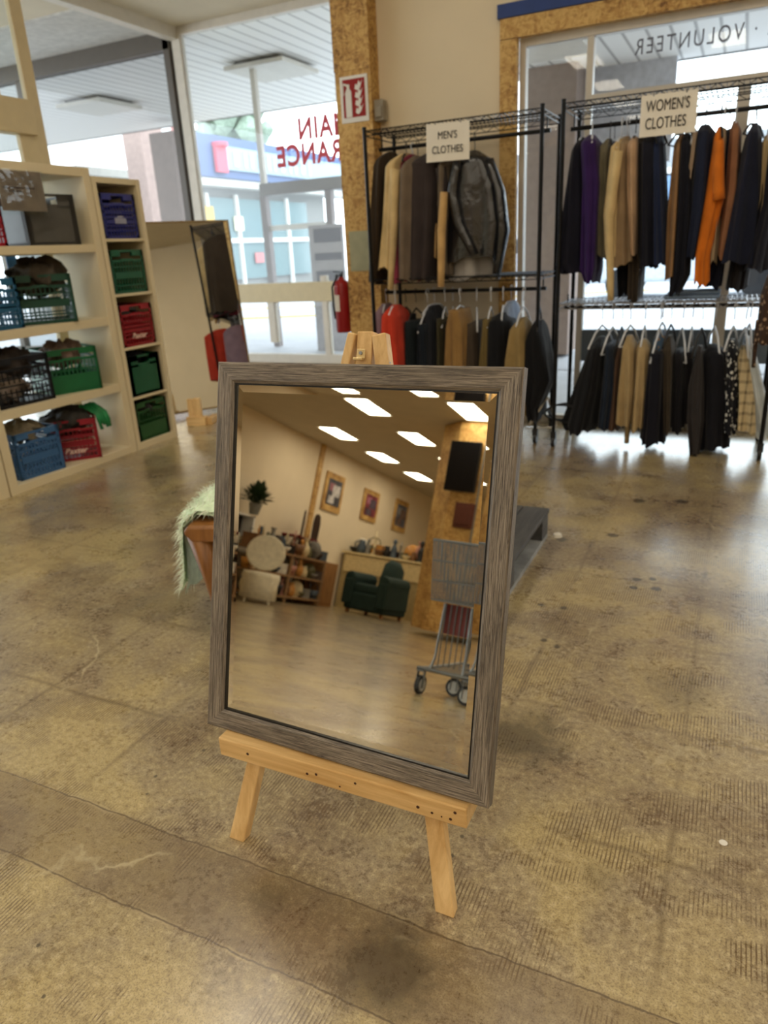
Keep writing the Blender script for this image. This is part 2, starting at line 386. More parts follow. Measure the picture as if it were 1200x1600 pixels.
g = MB(); g.box((-5.12, YE, .48), (.09, .09, .48)); g.build('mullion', M_WHITEFR, w2)
MRED = simple('red vinyl lettering', srgb(196, 70, 82), .6, noise=.01)
pm = at(468, 205, Y=YE-.02); text_mesh('lettering', 'MAIN', .29, MRED, w2, facing((pm.x, YE-.06, pm.z-.0), (-1, 0, 0), (0, 0, 1)), sx=.82, align='RIGHT', bold=.010, spacing=1.12)
pm = at(436, 248, Y=YE-.02); text_mesh('lettering', 'ENTRANCE', .29, MRED, w2, facing((pm.x, YE-.06, pm.z), (-1, 0, 0), (0, 0, 1)), sx=.82, align='RIGHT', bold=.010, spacing=1.12)
m = MB(); m.box((-7.95, YE, 3.6), (3.66, .14, .2)); m.box((-8.62, YE, 1.75), (.12, .1, 3.5)); m.box((-7.9, YE, .08), (3.7, .1, .16)); m.box((-6.17, YE, 1.8), (.09, .14, 3.6)); m.box((-9.6, YE, 1.8), (.1, .1, 3.6))
w3 = struct(m.build('window_3', M_DARKFR, bevel=.004))
g = MB(); g.add([(-9.6, YE, .1), (-6.2, YE, .1), (-6.2, YE, 3.55), (-9.6, YE, 3.55)], [(0, 1, 2, 3)]); g.build('glass_pane', glass('dim window glass', (.62, .64, .63)), w3)
m = MB(); m.box((-7.8, 7.03, CEIL-.01), (3.3, 1.12, .02)); struct(m.build('trim_9', simple('grey lobby ceiling', srgb(186, 184, 178), .8)))
m = MB(); m.box((-6.07, 5.7, CEIL-.06), (.12, 3.8, .12)); struct(m.build('trim_4', M_WHITEFR))
# glazed partition behind the shelves (X = -4.2)
XP = -4.24
m = MB()
m.box((XP, 3.79, 1.85), (.04, .09, 3.7)); m.box((XP, 3.69, 1.03), (.04, .12, 2.06)); 
for yy in (2.6, 1.2, -.3, -1.7, -2.55): m.box((XP, yy, 1.85), (.1, .09, 3.7))
m.box((XP, .6, 2.15), (.1, 6.3, .20)); m.box((XP, .6, 3.6), (.1, 6.3, .2)); m.box((XP, .6, .07), (.1, 6.3, .14)); m.box((XP, 3.53, 2.9), (.04, .04, 1.4))
w4 = struct(m.build('window_4', M_BEIGEFR, bevel=.004))
g = MB(); g.add([(XP, -2.6, .1), (XP, 3.75, .1), (XP, 3.75, 3.55), (XP, -2.6, 3.55)], [(0, 1, 2, 3)]); g.build('glass_pane', M_GLASS, w4)
m = MB(); m.box((XP+.02, -2.55, 1.85), (.07, .1, 3.7)); struct(m.build('trim_5', M_OSB))

# ---------------------------------------------------------------- ceiling lights
DIFF = emit('lit troffer diffuser', (1.0, .895, .72), TROFFER)
M_TRF = simple('white enamel', srgb(225, 222, 210), .5, noise=.01)
def troffer(x, y, label):
    t = thing('ceiling_light', label, 'ceiling light', (x, y, CEIL), 0, 'recessed ceiling lights')
    m = MB()
    w, l = .44, .95
    for sx in (-1, 1): m.box((sx*(w/2+.012), 0, -.01), (.024, l+.048, .02))
    for sy in (-1, 1): m.box((0, sy*(l/2+.012), -.01), (w, .024, .02))
    m.build('light_frame', M_TRF, t)
    d = MB(); d.add([(-w/2, -l/2, -.008), (w/2, -l/2, -.008), (w/2, l/2, -.008), (-w/2, l/2, -.008)], [(0, 3, 2, 1)])
    d.build('diffuser', DIFF, t)
    return t
lab = {(-6.2, -8.2): 'lit ceiling light mirrored top centre, nearest in the left pair', (-8.05, -10.3): 'lit ceiling light mirrored above the strip of chipboard on the wall',
       (-6.2, -10.3): 'lit ceiling light mirrored against the chipboard column edge', (-4.3, -8.2): 'lit ceiling light mirrored in front of the chipboard column top',
       (-8.05, -12.4): 'lit ceiling light mirrored above the middle poster', (-8.05, -14.5): 'small far lit ceiling light mirrored above the right poster'}
for yy in (-14.5, -12.4, -10.3, -8.2, -6.1, -4.0, -1.9, .2, 2.3, 4.3):
    for xx in (-8.05, -6.2, -4.3, -2.4, -.5, 1.4, 3.3):
        if xx < -4.0 and yy > -6: continue
        if (xx, yy) in ((-4.3, -10.3), (-4.3, -12.4)): continue
        if yy > 3 or (xx, yy) == (-.5, .2) or (xx, yy) in ((-8.05, -8.2), (-6.2, -6.1), (-4.3, -6.1), (-8.05, -6.1)): continue
        troffer(xx, yy, lab.get((xx, yy), 'lit rectangular ceiling light above the store, added out of view to light the room'))  # remaining grid lights are out of view, added to light the room

# ================================================================ outside
M_PAVE = simple('pale paving', srgb(186, 188, 194), .8, noise=.08, scale=3)
f = MB(); f.box((-8, 27.6, -.08), (60, 40, .1)); struct(f.build('ground_outside', M_PAVE))
f = MB(); f.box((2.0, 6.45, -.08), (9.2, 2.38, .1)); struct(f.build('ground_front', M_PAVE))
f = MB(); f.box((-11.9, 3.7, -.08), (4.9, 8, .1)); struct(f.build('ground_side', M_PAVE))
f = MB(); f.box((-6.9, 2.5, -.01), (5.2, 10.2, .016)); struct(f.build('floor_lobby', M_PAVE))
m, nt, b = new_mat('slatted soffit')
tc = N(nt, 'ShaderNodeTexCoord'); sp = N(nt, 'ShaderNodeSeparateXYZ'); nt.links.new(tc.outputs['Object'], sp.inputs[0])
mo = N(nt, 'ShaderNodeMath', operation='MODULO'); ad = N(nt, 'ShaderNodeMath', operation='ADD'); ad.inputs[1].default_value = 100
nt.links.new(sp.outputs[0], ad.inputs[0]); nt.links.new(ad.outputs[0], mo.inputs[0]); mo.inputs[1].default_value = .2
nt.links.new(ramp(nt, mo.outputs[0], [(.0, srgb(170, 166, 160)), (.02, srgb(170, 166, 160)), (.035, srgb(236, 232, 226)), (1.0, srgb(232, 228, 222))]), b.inputs['Base Color'])
M_SOFFIT = m
f = MB(); f.box((-12.5, 9.83, 3.67), (19, 4.36, .1)); so = f.build('canopy_soffit', M_SOFFIT); struct(so)
f = MB(); f.box((4.3, 7.23, 3.0), (13.6, 3.86, .1)); struct(f.build('canopy_soffit', M_SOFFIT))
f = MB(); f.box((-12.5, 12.07, 3.84), (19, .12, .44)); f.box((4.3, 9.2, 3.17), (13.6, .12, .44)); struct(f.build('canopy_fascia', M_DARKFR))
for (x, yv, nm) in ((-5.9, 9.3, 'square light hanging under the slatted canopy outside the entrance glass'), (-9.3, 9.6, 'square light hanging under the canopy seen through the dim left pane'), (-1.9, 7.4, 'square light under the canopy outside the shop window corner')):
    t = thing('canopy_light', nm, 'outdoor light', (x, yv, 3.62 if x < -3 else 2.95))
    m = MB(); m.box((0, 0, -.07), (.9, .9, .05)); m.build('light_panel', M_WHITEFR, t); m = MB(); m.box((0, 0, -.025), (.7, .7, .05)); m.build('housing', M_DARKFR, t)
# canopy column behind the window
m = MB(); m.box((-2.0, 8.75, 1.475), (.53, .5, 2.95)); o = m.build('canopy_column', simple('pinkish brown column', srgb(150, 132, 122), .8, noise=.08)); tag(o, 'pinkish brown square column outside at the left of the shop window', 'column')
m = MB(); m.box((-1.35, 9.0, 2.47), (1.06, .1, .98)); tag(m.build('hanging_panel', simple('grey pier', srgb(196, 196, 202), .8)), 'pale grey panel hanging outside behind the left end of the window lettering', 'panel')
m = MB(); m.box((-9.6, 11.5, 1.7), (.5, .5, 3.4)); o = m.build('canopy_column', MATS['pinkish brown column']); tag(o, 'brown canopy column seen through the dim pane left of the entrance', 'column')
m = MB(); m.box((-12.0, 13.5, 2.2), (.5, .7, 4.4)); o = m.build('canopy_column', simple('pink render', srgb(198, 170, 160), .8)); tag(o, 'pinkish rendered pier outside beside the bright gap', 'column')
# building across the street, along X = -14
fac = thing('shop_building', 'low shop building across the street with blue fascia and white sign', 'building', (-14, 0, 0))
M_BLUEF = simple('greyish blue fascia', srgb(84, 104, 144), .6); M_CREAMB = simple('cream render', srgb(170, 162, 148), .8)
m = MB(); m.box((-1.6, 19.4, 1.6), (3.0, 11, 3.2)); m.build('wall', simple('pale shop wall', srgb(136, 136, 132), .8), fac)
m = MB(); m.box((-.2, 22.5, 4.0), (.4, 9.6, 1.1)); m.build('fascia', M_BLUEF, fac)
m = MB(); m.box((.05, 22.9, 3.98), (.06, 7.6, .62)); sg = m.build('sign_panel', simple('pale sign panel', srgb(150, 172, 184), .5), fac)
m = MB(); m.box((0.1, 18.75, 3.95), (.1, .5, .75)); m.lathe([(.25, -.05), (.25, .05)], (.1, 18.75, 4.3), 16) ; m.build('emblem', simple('pink emblem', srgb(206, 84, 104), .5), fac)
MW = simple('white sign letters', srgb(196, 206, 208), .5)
m = MB()
for k in range(11): m.box((.1, 19.5+k*.42+.05*math.sin(k*2.1), 3.98), (.03, .1+.1*(k % 3 == 0), .42))
m.build('sign_strokes', MW, fac)
m = MB(); m.box((0, 20, 3.25), (.9, 14, .18)); m.build('eave', simple('white eave', srgb(186, 184, 176), .6), fac)
m = MB(); m.box((-.1, 17.45, 3.9), (.5, .35, 1.5)); m.build('end_pier', simple('pink pier', srgb(196, 140, 134), .7), fac)
MWD = simple('shop window glass', srgb(110, 132, 134), .15); 
for k, yy in enumerate((17.2, 18.6, 20.0, 21.4, 22.8)):
    m = MB(); m.box((-.04, yy, 1.75), (.12, 1.3, 2.3)); m.build('shop_window', MWD, fac)
    m = MB(); m.box((.05, yy-.68, 1.5), (.1, .1, 3.0)); m.box((.05, yy, 1.72), (.1, 1.3, .12)); m.build('window_frame', M_WHITE, fac)
for (yy, z, c, h) in ((17.9, 2.35, (216, 176, 84), .6), (18.3, 2.1, (226, 222, 150), .35), (19.3, 2.2, (228, 226, 190), .4), (20.2, 1.2, (200, 120, 120), .3)):
    m = MB(); m.box((.09, yy, z), (.03, .45, h)); m.build('poster', simple('poster %d' % c[0], srgb(*c), .6), fac)
# straight-ahead building
fb = thing('shop_building', 'white framed shop front with blue glass straight ahead outside', 'building', (0, 26, 0))
m = MB(); m.box((-2.5, .6, 2.0), (18, 1, 4)); m.build('wall', simple('pale grey wall', srgb(150, 154, 160), .8), fb)
for k in range(7):
    x = -10.6+k*1.35
    m = MB(); m.box((x, 0.02, 2.3), (1.1, .1, 1.3)); m.build('pane', simple('blue shop glass', srgb(120, 150, 186), .2), fb)
    m = MB(); m.box((x-.67, 0, 1.7), (.16, .2, 3.4)); m.box((x, 0, 1.55), (1.3, .2, .16)); m.box((x, 0, 3.1), (1.3, .2, .16)); m.build('window_frame', M_WHITE, fb)
    m = MB(); m.box((x-.2, .02, .75), (.5, .1, 1.3)); m.build('door_panel', simple('teal glass', srgb(120, 160, 160), .2), fb)
# grey portal frame outside the entrance
po = thing('portal_frame', 'grey metal portal frame standing outside the entrance doors', 'door frame', (-5.5, 9.0, 0))
m = MB(); m.box((.4, 0, 2.09), (1.9, .12, .15)); m.build('header', simple('grey metal', srgb(122, 116, 110), .5), po)
for x in (-.52, .50): 
    m = MB(); m.box((x, 0, 1.0), (.09, .1, 2.02)); m.build('post', simple('brownish metal', srgb(132, 120, 116), .5), po)
m = MB(); m.box((.0, .02, 1.60), (1.1, .05, .07)); m.build('push_bar', M_WHITE, po)
m = MB(); m.box((-.5, 0, 2.88), (.07, .07, 1.45)); m.build('upper_post', M_WHITEFR, po)
# folding sign board
bd = thing('sign_board', 'grey notice board with dark framed panels beside the entrance', 'sign', (-4.98, 8.8, 0))
m = MB(); m.box((0, 0, .78), (.5, .04, 1.62)); m.build('board', simple('pale grey board', srgb(168, 164, 168), .6), bd)
for z, h in ((1.46, .17), (1.2, .09), (.92, .2)):
    m = MB(); m.box((.03, -.03, z), (.4, .02, h)); m.build('panel', simple('dark grey panel', srgb(92, 88, 94), .6), bd)
for k, (x0, y0, x1, y1) in enumerate(((-13.0, 12.2, -4.5, 15.2), (-13.0, 15.2, -2.0, 19.5))):
    d = Vector((x1-x0, y1-y0, 0)); m = MB(); m.bar((x0, y0, -.02), (x1, y1, -.02), .32, .02)
    tag(m.build('road_line', simple('yellow road paint', srgb(206, 176, 84), .7)), ['yellow painted kerb line nearer the entrance glass', 'yellow painted line farther across the street'][k], 'road marking')
# vehicles seen under the women's rack
def car(x, y, col, label, rz=0):
    t = thing('car', label, 'car', (x, y, -.03), rz)
    pts = [(-2.1, .35), (-2.1, .8), (-1.5, .95), (-.9, 1.42), (.7, 1.42), (1.4, .98), (2.1, .85), (2.15, .35)]
    m = MB(); m.prism(pts, 1.7, 'XZ', -.85); m.build('body', simple('car paint %s' % label[:4], col, .25), t, bevel=.08)
    m = MB(); m.prism([(-1.3, .98), (-.85, 1.36), (.65, 1.36), (1.2, 1.0)], 1.74, 'XZ', -.87); m.build('side_window', simple('car glass', srgb(60, 72, 84), .1), t)
    for sx in (-1.3, 1.3):
        for sy in (-1, 1):
            m = MB(); m.cyl((sx, sy*.62, .33), (sx, sy*.88, .33), .33, 20); m.build('wheel', M_BLACKPL, t)
car(-1.0, 17.5, srgb(196, 206, 214), 'pale silver car parked outside behind the tan and navy clothes')
car(3.7, 15.2, srgb(70, 110, 160), 'blue car parked outside toward the right of the shop window')
car(-6.2, 21.5, srgb(180, 186, 196), 'grey car parked far outside beyond the entrance')
# tree beyond fascia
t = thing('tree', 'pale hazy leafy tree above the blue fascia outside', 'tree', (-19.5, 27, 0))
m = MB(); m.tube([(0, 0, 0), (.1, 0, 2.5), (0, 0, 5)], [.2, .16, .1]); m.build('trunk', simple('bark', srgb(90, 76, 62), .9), t, smooth=True)
m = MB()
for k in range(70):
    a = rnd.uniform(0, 6.28); rr = rnd.uniform(0, 1.8); z = rnd.uniform(4.4, 7.4); s = rnd.uniform(.3, .6)
    c = Vector((math.cos(a)*rr, math.sin(a)*rr, z))
    m.lathe([(.02, -s), (s*.7, -s*.5), (s, 0), (s*.6, s*.6), (.02, s)], c, 6)
m.build('crown', simple('pale foliage', srgb(150, 166, 150), .9, noise=.3), t)
# posters on the partition glass
for (yy, z, w, h, c, l) in ((3.12, 1.17, .17, .36, (226, 150, 122), 'coral orange poster on the glass behind the shelf'), (3.33, 1.2, .07, .3, (60, 120, 180), 'narrow blue poster on the glass behind the shelf')):
    m = MB(); m.box((XP+.07, yy, z), (.006, w, h)); tag(m.build('poster', simple('poster '+l[:5], srgb(*c), .6)), l, 'poster')

# ================================================================ leaning mirror on the easel
MD = 1.19
nrm = Vector((-0.0285, -0.9672, 0.252)).normalized()
hd = Vector((1, -.0275, .0075)); hd = (hd - nrm*hd.dot(nrm)).normalized(); vd = nrm.cross(hd) ; vd = vd if vd.z > 0 else -vd
def onm(x, y, D=MD):
    d = rgt*((x-600)/FPX) - upv*((y-800)/FPX) + fwd
    return CAM + d*(D/abs(d.dot(nrm)))
TL, TR, BR, BL = onm(339, 565), onm(816, 573), onm(765, 1266), onm(323.5, 1131.5)
ctr = (TL+TR+BR+BL)/4; OW = ((TR-TL).length+(BR-BL).length)/2; OH = ((TL-BL).length+(TR-BR).length)/2
base = ctr - vd*OH/2
mt = thing('framed_mirror', 'large mirror in grey-brown woodgrain frame standing on the wooden easel', 'mirror')
mt.matrix_world = Matrix.Translation(base) @ Matrix((hd, -nrm, vd)).transposed().to_4x4()
FW, FT = .0425, .026
def weathered(name='weathered oak frame'):
    m, nt, b = new_mat(name); L = nt.links
    tc = N(nt, 'ShaderNodeTexCoord'); mp = N(nt, 'ShaderNodeMapping'); mp.inputs['Scale'].default_value = (14, 560, 560); L.new(tc.outputs['Object'], mp.inputs[0])
    wn = N(nt, 'ShaderNodeTexNoise', i_Scale=7.0, i_Detail=2.0); L.new(tc.outputs['Object'], wn.inputs['Vector'])
    av = N(nt, 'ShaderNodeMixRGB', blend_type='ADD'); av.inputs[0].default_value = 3.5
    L.new(mp.outputs[0], av.inputs[1]); L.new(wn.outputs['Color'], av.inputs[2])
    n = N(nt, 'ShaderNodeTexNoise', i_Scale=1.0, i_Detail=5.0, i_Roughness=.7, i_Distortion=.8); L.new(av.outputs[0], n.inputs['Vector'])
    mp2 = N(nt, 'ShaderNodeMapping'); mp2.inputs['Scale'].default_value = (5, 60, 60); L.new(tc.outputs['Object'], mp2.inputs[0])
    n2 = N(nt, 'ShaderNodeTexNoise', i_Scale=1.0, i_Detail=3.0, i_Distortion=1.0); L.new(mp2.outputs[0], n2.inputs['Vector'])
    c1 = ramp(nt, n.outputs[0], [(.36, srgb(62, 54, 48)), (.47, srgb(106, 95, 84)), (.62, srgb(154, 142, 126))])
    mx = N(nt, 'ShaderNodeMixRGB', blend_type='MULTIPLY'); mx.inputs[0].default_value = .8
    L.new(c1, mx.inputs[1]); L.new(ramp(nt, n2.outputs[0], [(.3, .5), (.55, 1.0)]), mx.inputs[2]); L.new(mx.outputs[0], b.inputs['Base Color'])
    b.inputs['Roughness'].default_value = .5
    bp = N(nt, 'ShaderNodeBump', i_Strength=.5, i_Distance=.0012); L.new(n.outputs[0], bp.inputs['Height']); L.new(bp.outputs[0], b.inputs['Normal'])
    return m
M_FR = weathered()
def rail(length, M4):
    # mitred: outer edge along local x, face toward -y, width inward +z
    m = MB(); L2 = length/2; i = FW
    prof = [(0, 0.0), (0, -FT*.86), (.0035, -FT), (FW-.006, -FT*.93), (FW, -FT*.72), (FW, 0.0)]  # (z inward, y)
    loops = []
    for s in (-1, 1): loops.append([Vector((s*(L2-z), yv, z)) for z, yv in prof])
    m.loft(loops); return m.build('frame_rail', M_FR, mt, M4=M4)
T = Matrix.Translation
fo = FT-.0
off = Matrix.Translation((0, FT, 0))
rail(OW, off)
rail(OW, off @ T((0, 0, OH)) @ Matrix.Rotation(math.pi, 4, 'Y'))
rail(OH, off @ T((-OW/2, 0, OH/2)) @ Matrix.Rotation(math.pi/2, 4, 'Y'))
rail(OH, off @ T((OW/2, 0, OH/2)) @ Matrix.Rotation(-math.pi/2, 4, 'Y'))
x0, z0 = OW/2-FW-.0015, FW+.0015; GY = FT*.45
m = MB()
for (a, b2, c, d) in ((-x0-.002, x0+.002, z0-.002, z0+.0015), (-x0-.002, x0+.002, OH-z0-.0015, OH-z0+.002)): m.box(((a+b2)/2, GY-.002, (c+d)/2), (b2-a, .006, d-c))
for sx in (-1, 1): m.box((sx*(x0+.0003), GY-.002, OH/2), (.003, .006, OH-2*z0))
m.build('inner_lip', M_BLACKPL, mt)
bw = .0155; tl = math.tan(R_(2.3))*bw
gm = MB(); xi, zi = x0-bw, z0+bw
gm.add([(-xi, GY, zi), (xi, GY, zi), (xi, GY, OH-zi), (-xi, GY, OH-zi)], [(0, 1, 2, 3)])
gm.build('mirror_glass', mirror_mat(), mt)
gm = MB(); i4 = [(-xi, GY, zi), (xi, GY, zi), (xi, GY, OH-zi), (-xi, GY, OH-zi)]; o4 = [(-x0, GY-tl, z0), (x0, GY-tl, z0), (x0, GY-tl, OH-z0), (-x0, GY-tl, OH-z0)]
gm.add(i4+o4, [(k, (k+1) % 4, (k+1) % 4+4, k+4) for k in range(4)]); gm.build('bevelled_edge', mirror_mat('bevel mirror glass', (.90, .885, .82)), mt)
m = MB(); m.box((0, FT+.003, OH/2), (OW-.02, .006, OH-.02)); m.build('backing_board', simple('brown hardboard', srgb(120, 86, 52), .8), mt)

# easel
ez = thing('easel', 'pine display easel with splayed legs and a front tray holding the mirror', 'easel', (-.65, 1.0, 0))
E0 = Vector((-.65, 1.0, 0))
slope = .252/.9672     # legs lean back like the mirror
yl0 = 0.995
def L_(x, y, z): return Vector((x, y, z))-E0
yb = lambda z: 1.0 + .012 + .283*z    # leg centre line
def leg(x0_, x1_, z1, w0, w1, th=.026):
    m = MB(); a = L_(x0_, yb(0)-.012, 0); b2 = L_(x1_, yb(z1)-.012, z1)
    d = (b2-a).normalized(); yv = Vector((0, 1, -slope)).normalized(); xv = yv.cross(d).normalized()
    loops = []
    for p, w in ((a, w0), (b2, w1)):
        loops.append([p-xv*w/2-yv*th/2, p+xv*w/2-yv*th/2, p+xv*w/2+yv*th/2, p-xv*w/2+yv*th/2])
    for k in range(4):   # foot cut level with the floor
        q = loops[0][k]; loops[0][k] = q - d*(q.z/d.z)
    m.loft(loops); return m.build('leg', M_PINE, ez, bevel=.003)
pL = at(377, 1312, Z=0); pR = at(694, 1440, Z=0)
leg(-.908, -.6925, 1.094, .040, .018); leg(-.402, -.633, 1.092, .040, .030)
m = MB(); m.bar(L_(-.664, yb(.30)-.0, .30), L_(-.6645, yb(1.096)-.008, 1.096), .034, .024, (0, 1, 0)); m.build('mast', M_PINE, ez, bevel=.002)
m = MB(); m.bar(L_(-.66, yb(1.0)+.02, 1.0), L_(-.64, 1.85, 0.01), .036, .03, (0, 1, 0)); m.build('leg', M_PINE, ez, bevel=.003)
m = MB()
TT = .287
m.box(L_(-.630, 1.021, TT-.0225), (.560, .08, .045)); tr = m.build('tray', M_PINEX, ez, bevel=.003)
hole = MB()
for (px_, py_, r) in ((387, 1173, .0032), (480, 1204, .003), (494, 1205, .003), (531, 1224, .002), (555, 1219, .0028), (653, 1256, .0034), (675, 1265, .0026), (690, 1271, .0016), (704, 1275, .003), (711, 1265, .0032)):
    p = at(px_, py_+5, Y=.981); p.y = .981
    hole.cyl(p-E0+Vector((0, -.0006, 0)), p-E0+Vector((0, .004, 0)), r, 12)
hole.build('screw_hole', simple('dark screw hole', srgb(70, 40, 24), .8), ez)
# clip with screw at top of mast
zc = 1.058; yc = yb(zc)-.03
m = MB(); m.box((0, 0, .0), (.017, .002, .018)); m.box((-.002, -.006, -.011), (.019, .012, .005)); ck = m.build('clip', simple('brass plate', srgb(214, 190, 138), .3, metal=.6), ez, M4=T(L_(-.666, yc+.002, zc)) @ Matrix.Rotation(-.25, 4, 'X'), bevel=.0008)
m = MB(); m.cyl((0, -.004, .001), (0, 0, .001), .0036, 14); m.build('screw', M_STEEL, ck)
m = MB(); m.cyl(L_(-.614, yb(1.04)-.018, 1.036), L_(-.606, yb(1.04)-.018, 1.036), .006, 12); m.build('bolt', M_STEEL, ez)

# ================================================================ shelving with crates on the left
def shelf_unit(y0, y1, boards, side, top, label, X0=-3.72, D=.39, th=.055, back=False, H=1.815):
    t = thing('shelving_unit', label, 'shelf', (X0, (y0+y1)/2, 0)); w = y1-y0
    for s in (-1, 1):
        m = MB(); m.box((-D/2, s*(w/2-side/2), H/2), (D, side, H)); m.build('side_panel', M_SHELFW, t, bevel=.002)
    for (a, b) in boards:
        m = MB(); m.box((-D/2-.002, 0, (a+b)/2), (D-.004, w-2*side, b-a)); m.build('shelf_board', M_SHELFW, t, bevel=.002)
    if back:
        m = MB(); m.box((-D+.006, 0, H/2), (.008, w-2*side, H-.05)); m.build('back_panel', M_SHELFW, t)
    return t
b1 = [(0, .05), (.435, .488), (.872, .925), (1.325, 1.372), (1.762, 1.815)]
shelf_unit(2.635, 3.66, b1, .055, 0, 'wide cream shelving unit with four rows of mixed crates')
shelf_unit(1.60, 2.625, b1, .055, 0, 'cream shelving unit cut by the left edge of the photo')
b2 = [(0, .06), (.335, .355), (.69, .71), (1.045, 1.065), (1.39, 1.41), (1.735, 1.77)]
b2 = [(0.0, .05), (.350, .368), (.690, .708), (1.040, 1.058), (1.385, 1.403), (1.735, 1.77)]
shelf_unit(3.668, 4.09, b2, .035, 0, 'narrow tall cream shelving unit with five stacked cubbies', back=True, H=1.77)

def crate_mesh(w, d, h, style):
    m = MB(); t = .006
    def wall(ax, sgn):
        # panel coordinates u in [-U,U], z in [0,h]
        U = (w if ax == 'x' else d)/2; V = (d if ax == 'x' else w)/2
        def bx(u0, u1, z0_, z1_, tt=t):
            c = ((u0+u1)/2, (z0_+z1_)/2)
            if ax == 'x': m.box((c[0], sgn*(V-tt/2), c[1]), (u1-u0, tt, z1_-z0_))
            else: m.box((sgn*(V-tt/2), c[0], c[1]), (tt, u1-u0, z1_-z0_))
        bx(-U, -.055, h*.86, h); bx(.055, U, h*.86, h); bx(-.055, .055, h*.95, h); bx(-.055, .055, h*.74, h*.80)
        bx(-U, -.055, h*.72, h*.78); bx(.055, U, h*.72, h*.78)
        bx(-U, U, 0, h*.07, t*1.3); bx(-U, -U+.02, 0, h); bx(U-.02, U, 0, h)
        bx(-U+.03, -.0+U-.03, h*.34, h*.50) if style in ('lattice', 'ribbed', 'diamond') else None
        if style == 'solid':
            bx(-U, U, h*.05, h*.42); bx(-U, U, h*.5, h*.53); k = -U+.03
            while k < U-.02: bx(k, k+.006, h*.42, h*.72); k += .026
        elif style == 'tote':
            bx(-U, U, 0, h*.74, t*.7); bx(-U, -.055, h*.74, h, t*.7); bx(.055, U, h*.74, h, t*.7)
            bx(-U, -U+.035, 0, h, t*1.8); bx(U-.035, U, 0, h, t*1.8); bx(-.004, .004, .0, .0)
        else:
            k = -U+.026; st = .034 if style == 'wide' else .026
            while k < U-.02:
                bx(k, k+.005, 0, h*.36); bx(k, k+.005, h*.48, h*.75); k += st
            bx(-U, U, h*.17, h*.20); bx(-U, U, h*.60, h*.63)
            if style == 'ribbed' or style == 'wide':
                for q in (.28, .42, .56): bx(-U, U, h*q, h*(q+.03))
            if style == 'diamond':
                q = -U+.03
                while q < U-.05:
                    for s in (-1, 1):
                        for (za, zb) in ((h*.07, h*.33), (h*.52, h*.72)):
                            a = (q if s > 0 else q+.045); b = (q+.045 if s > 0 else q)
                            p1 = (a, sgn*(V-.003), za); p2 = (b, sgn*(V-.003), zb)
                            if ax != 'x': p1 = (sgn*(V-.003), a, za); p2 = (sgn*(V-.003), b, zb)
                            m.bar(p1, p2, .005, .005)
                    q += .0225
    for s in (-1, 1): wall('x', s); wall('y', s)
    m.box((0, 0, .006), (w-.004, d-.004, .008))
    return m
CR = {}
def crate(col, style, loc, rz, label, w=.31, d=.31, h=.275, text=None, lean=0):
    mat = simple('crate plastic %s' % str(col), srgb(*col), .38, noise=.08)
    key = (col, style, w, d, h)
    m = crate_mesh(w, d, h, style); o = m.build('crate', mat); place(o, loc, rz); tag(o, label, 'crate', 'plastic crates on the shelves')
    if text:
        for (ld, xd, ps) in (((1, 0), (0, 1, 0), (w/2+.001, 0)), ((0, -1), (1, 0, 0), (0, -d/2-.001))):
            text_mesh('lettering', text, .05, simple('cream script lettering', srgb(226, 190, 176), .5), o, facing((ps[0], ps[1], h*.24), xd, (0, 0, 1)), shear=.4, bold=.0012)
    return o
def bundle(name, col, loc, s, label, cat, seed, mat=None):
    r2 = random.Random(seed); m = MB(); n = 40; rows = []
    jt = [[r2.uniform(-1, 1) for _ in range(n)] for _ in range(15)]
    for i in range(15):
        ph = math.pi*i/14 ; row = []
        for k in range(n):
            a = 2*math.pi*k/n
            rr = math.sin(ph)*(1+.22*math.sin(3*a+seed+i*.8)+.12*math.sin(7*a+seed*2-i*1.3)+.10*jt[i][k]) + .015
            row.append(Vector((rr*math.cos(a)*s[0], rr*math.sin(a)*s[1], (-math.cos(ph)+.26*math.sin(4*a+i*.9)+.2*math.sin(3*ph*2+a*2+seed)+.12*jt[i][(k*7) % n])*s[2])))
        rows.append(row)
    m.loft(rows); o = m.build(name, mat or simple('cloth %s' % str(col), srgb(*col), .85, noise=.25, scale=20, bump=.4), smooth=True); place(o, loc); return tag(o, label, cat)
XC = -3.905
# narrow unit
ys = 3.879
for (z, col, st, lb, tx) in ((1.403, (44, 48, 128), 'ribbed', 'royal blue crate in the top cubby of the narrow unit', None), (1.058, (30, 92, 66), 'lattice', 'green lattice crate in the second cubby of the narrow unit', None),
                    (.708, (150, 24, 34), 'ribbed', 'red crate with script lettering in the middle cubby of the narrow unit', 'Baxter'), (.368, (14, 84, 54), 'tote', 'dark green solid-sided crate in the fourth cubby of the narrow unit', None), (.05, (34, 80, 40), 'solid', 'dark green crate in the bottom cubby of the narrow unit', None)):
    crate(col, st, (XC, ys, z), 0, lb, w=.33, d=.31, h=.275 if z > .1 else .27, text=tx)
m = MB(); m.box((.166, 0, .11), (.003, .10, .035)); m.box((.166, 0, .135), (.003, .05, .012))
o = m.build('emblem_print', simple('pale print', srgb(150, 150, 170), .6)); o.parent = [q for q in C.objects if q.get('label', '').startswith('royal blue crate')][0]
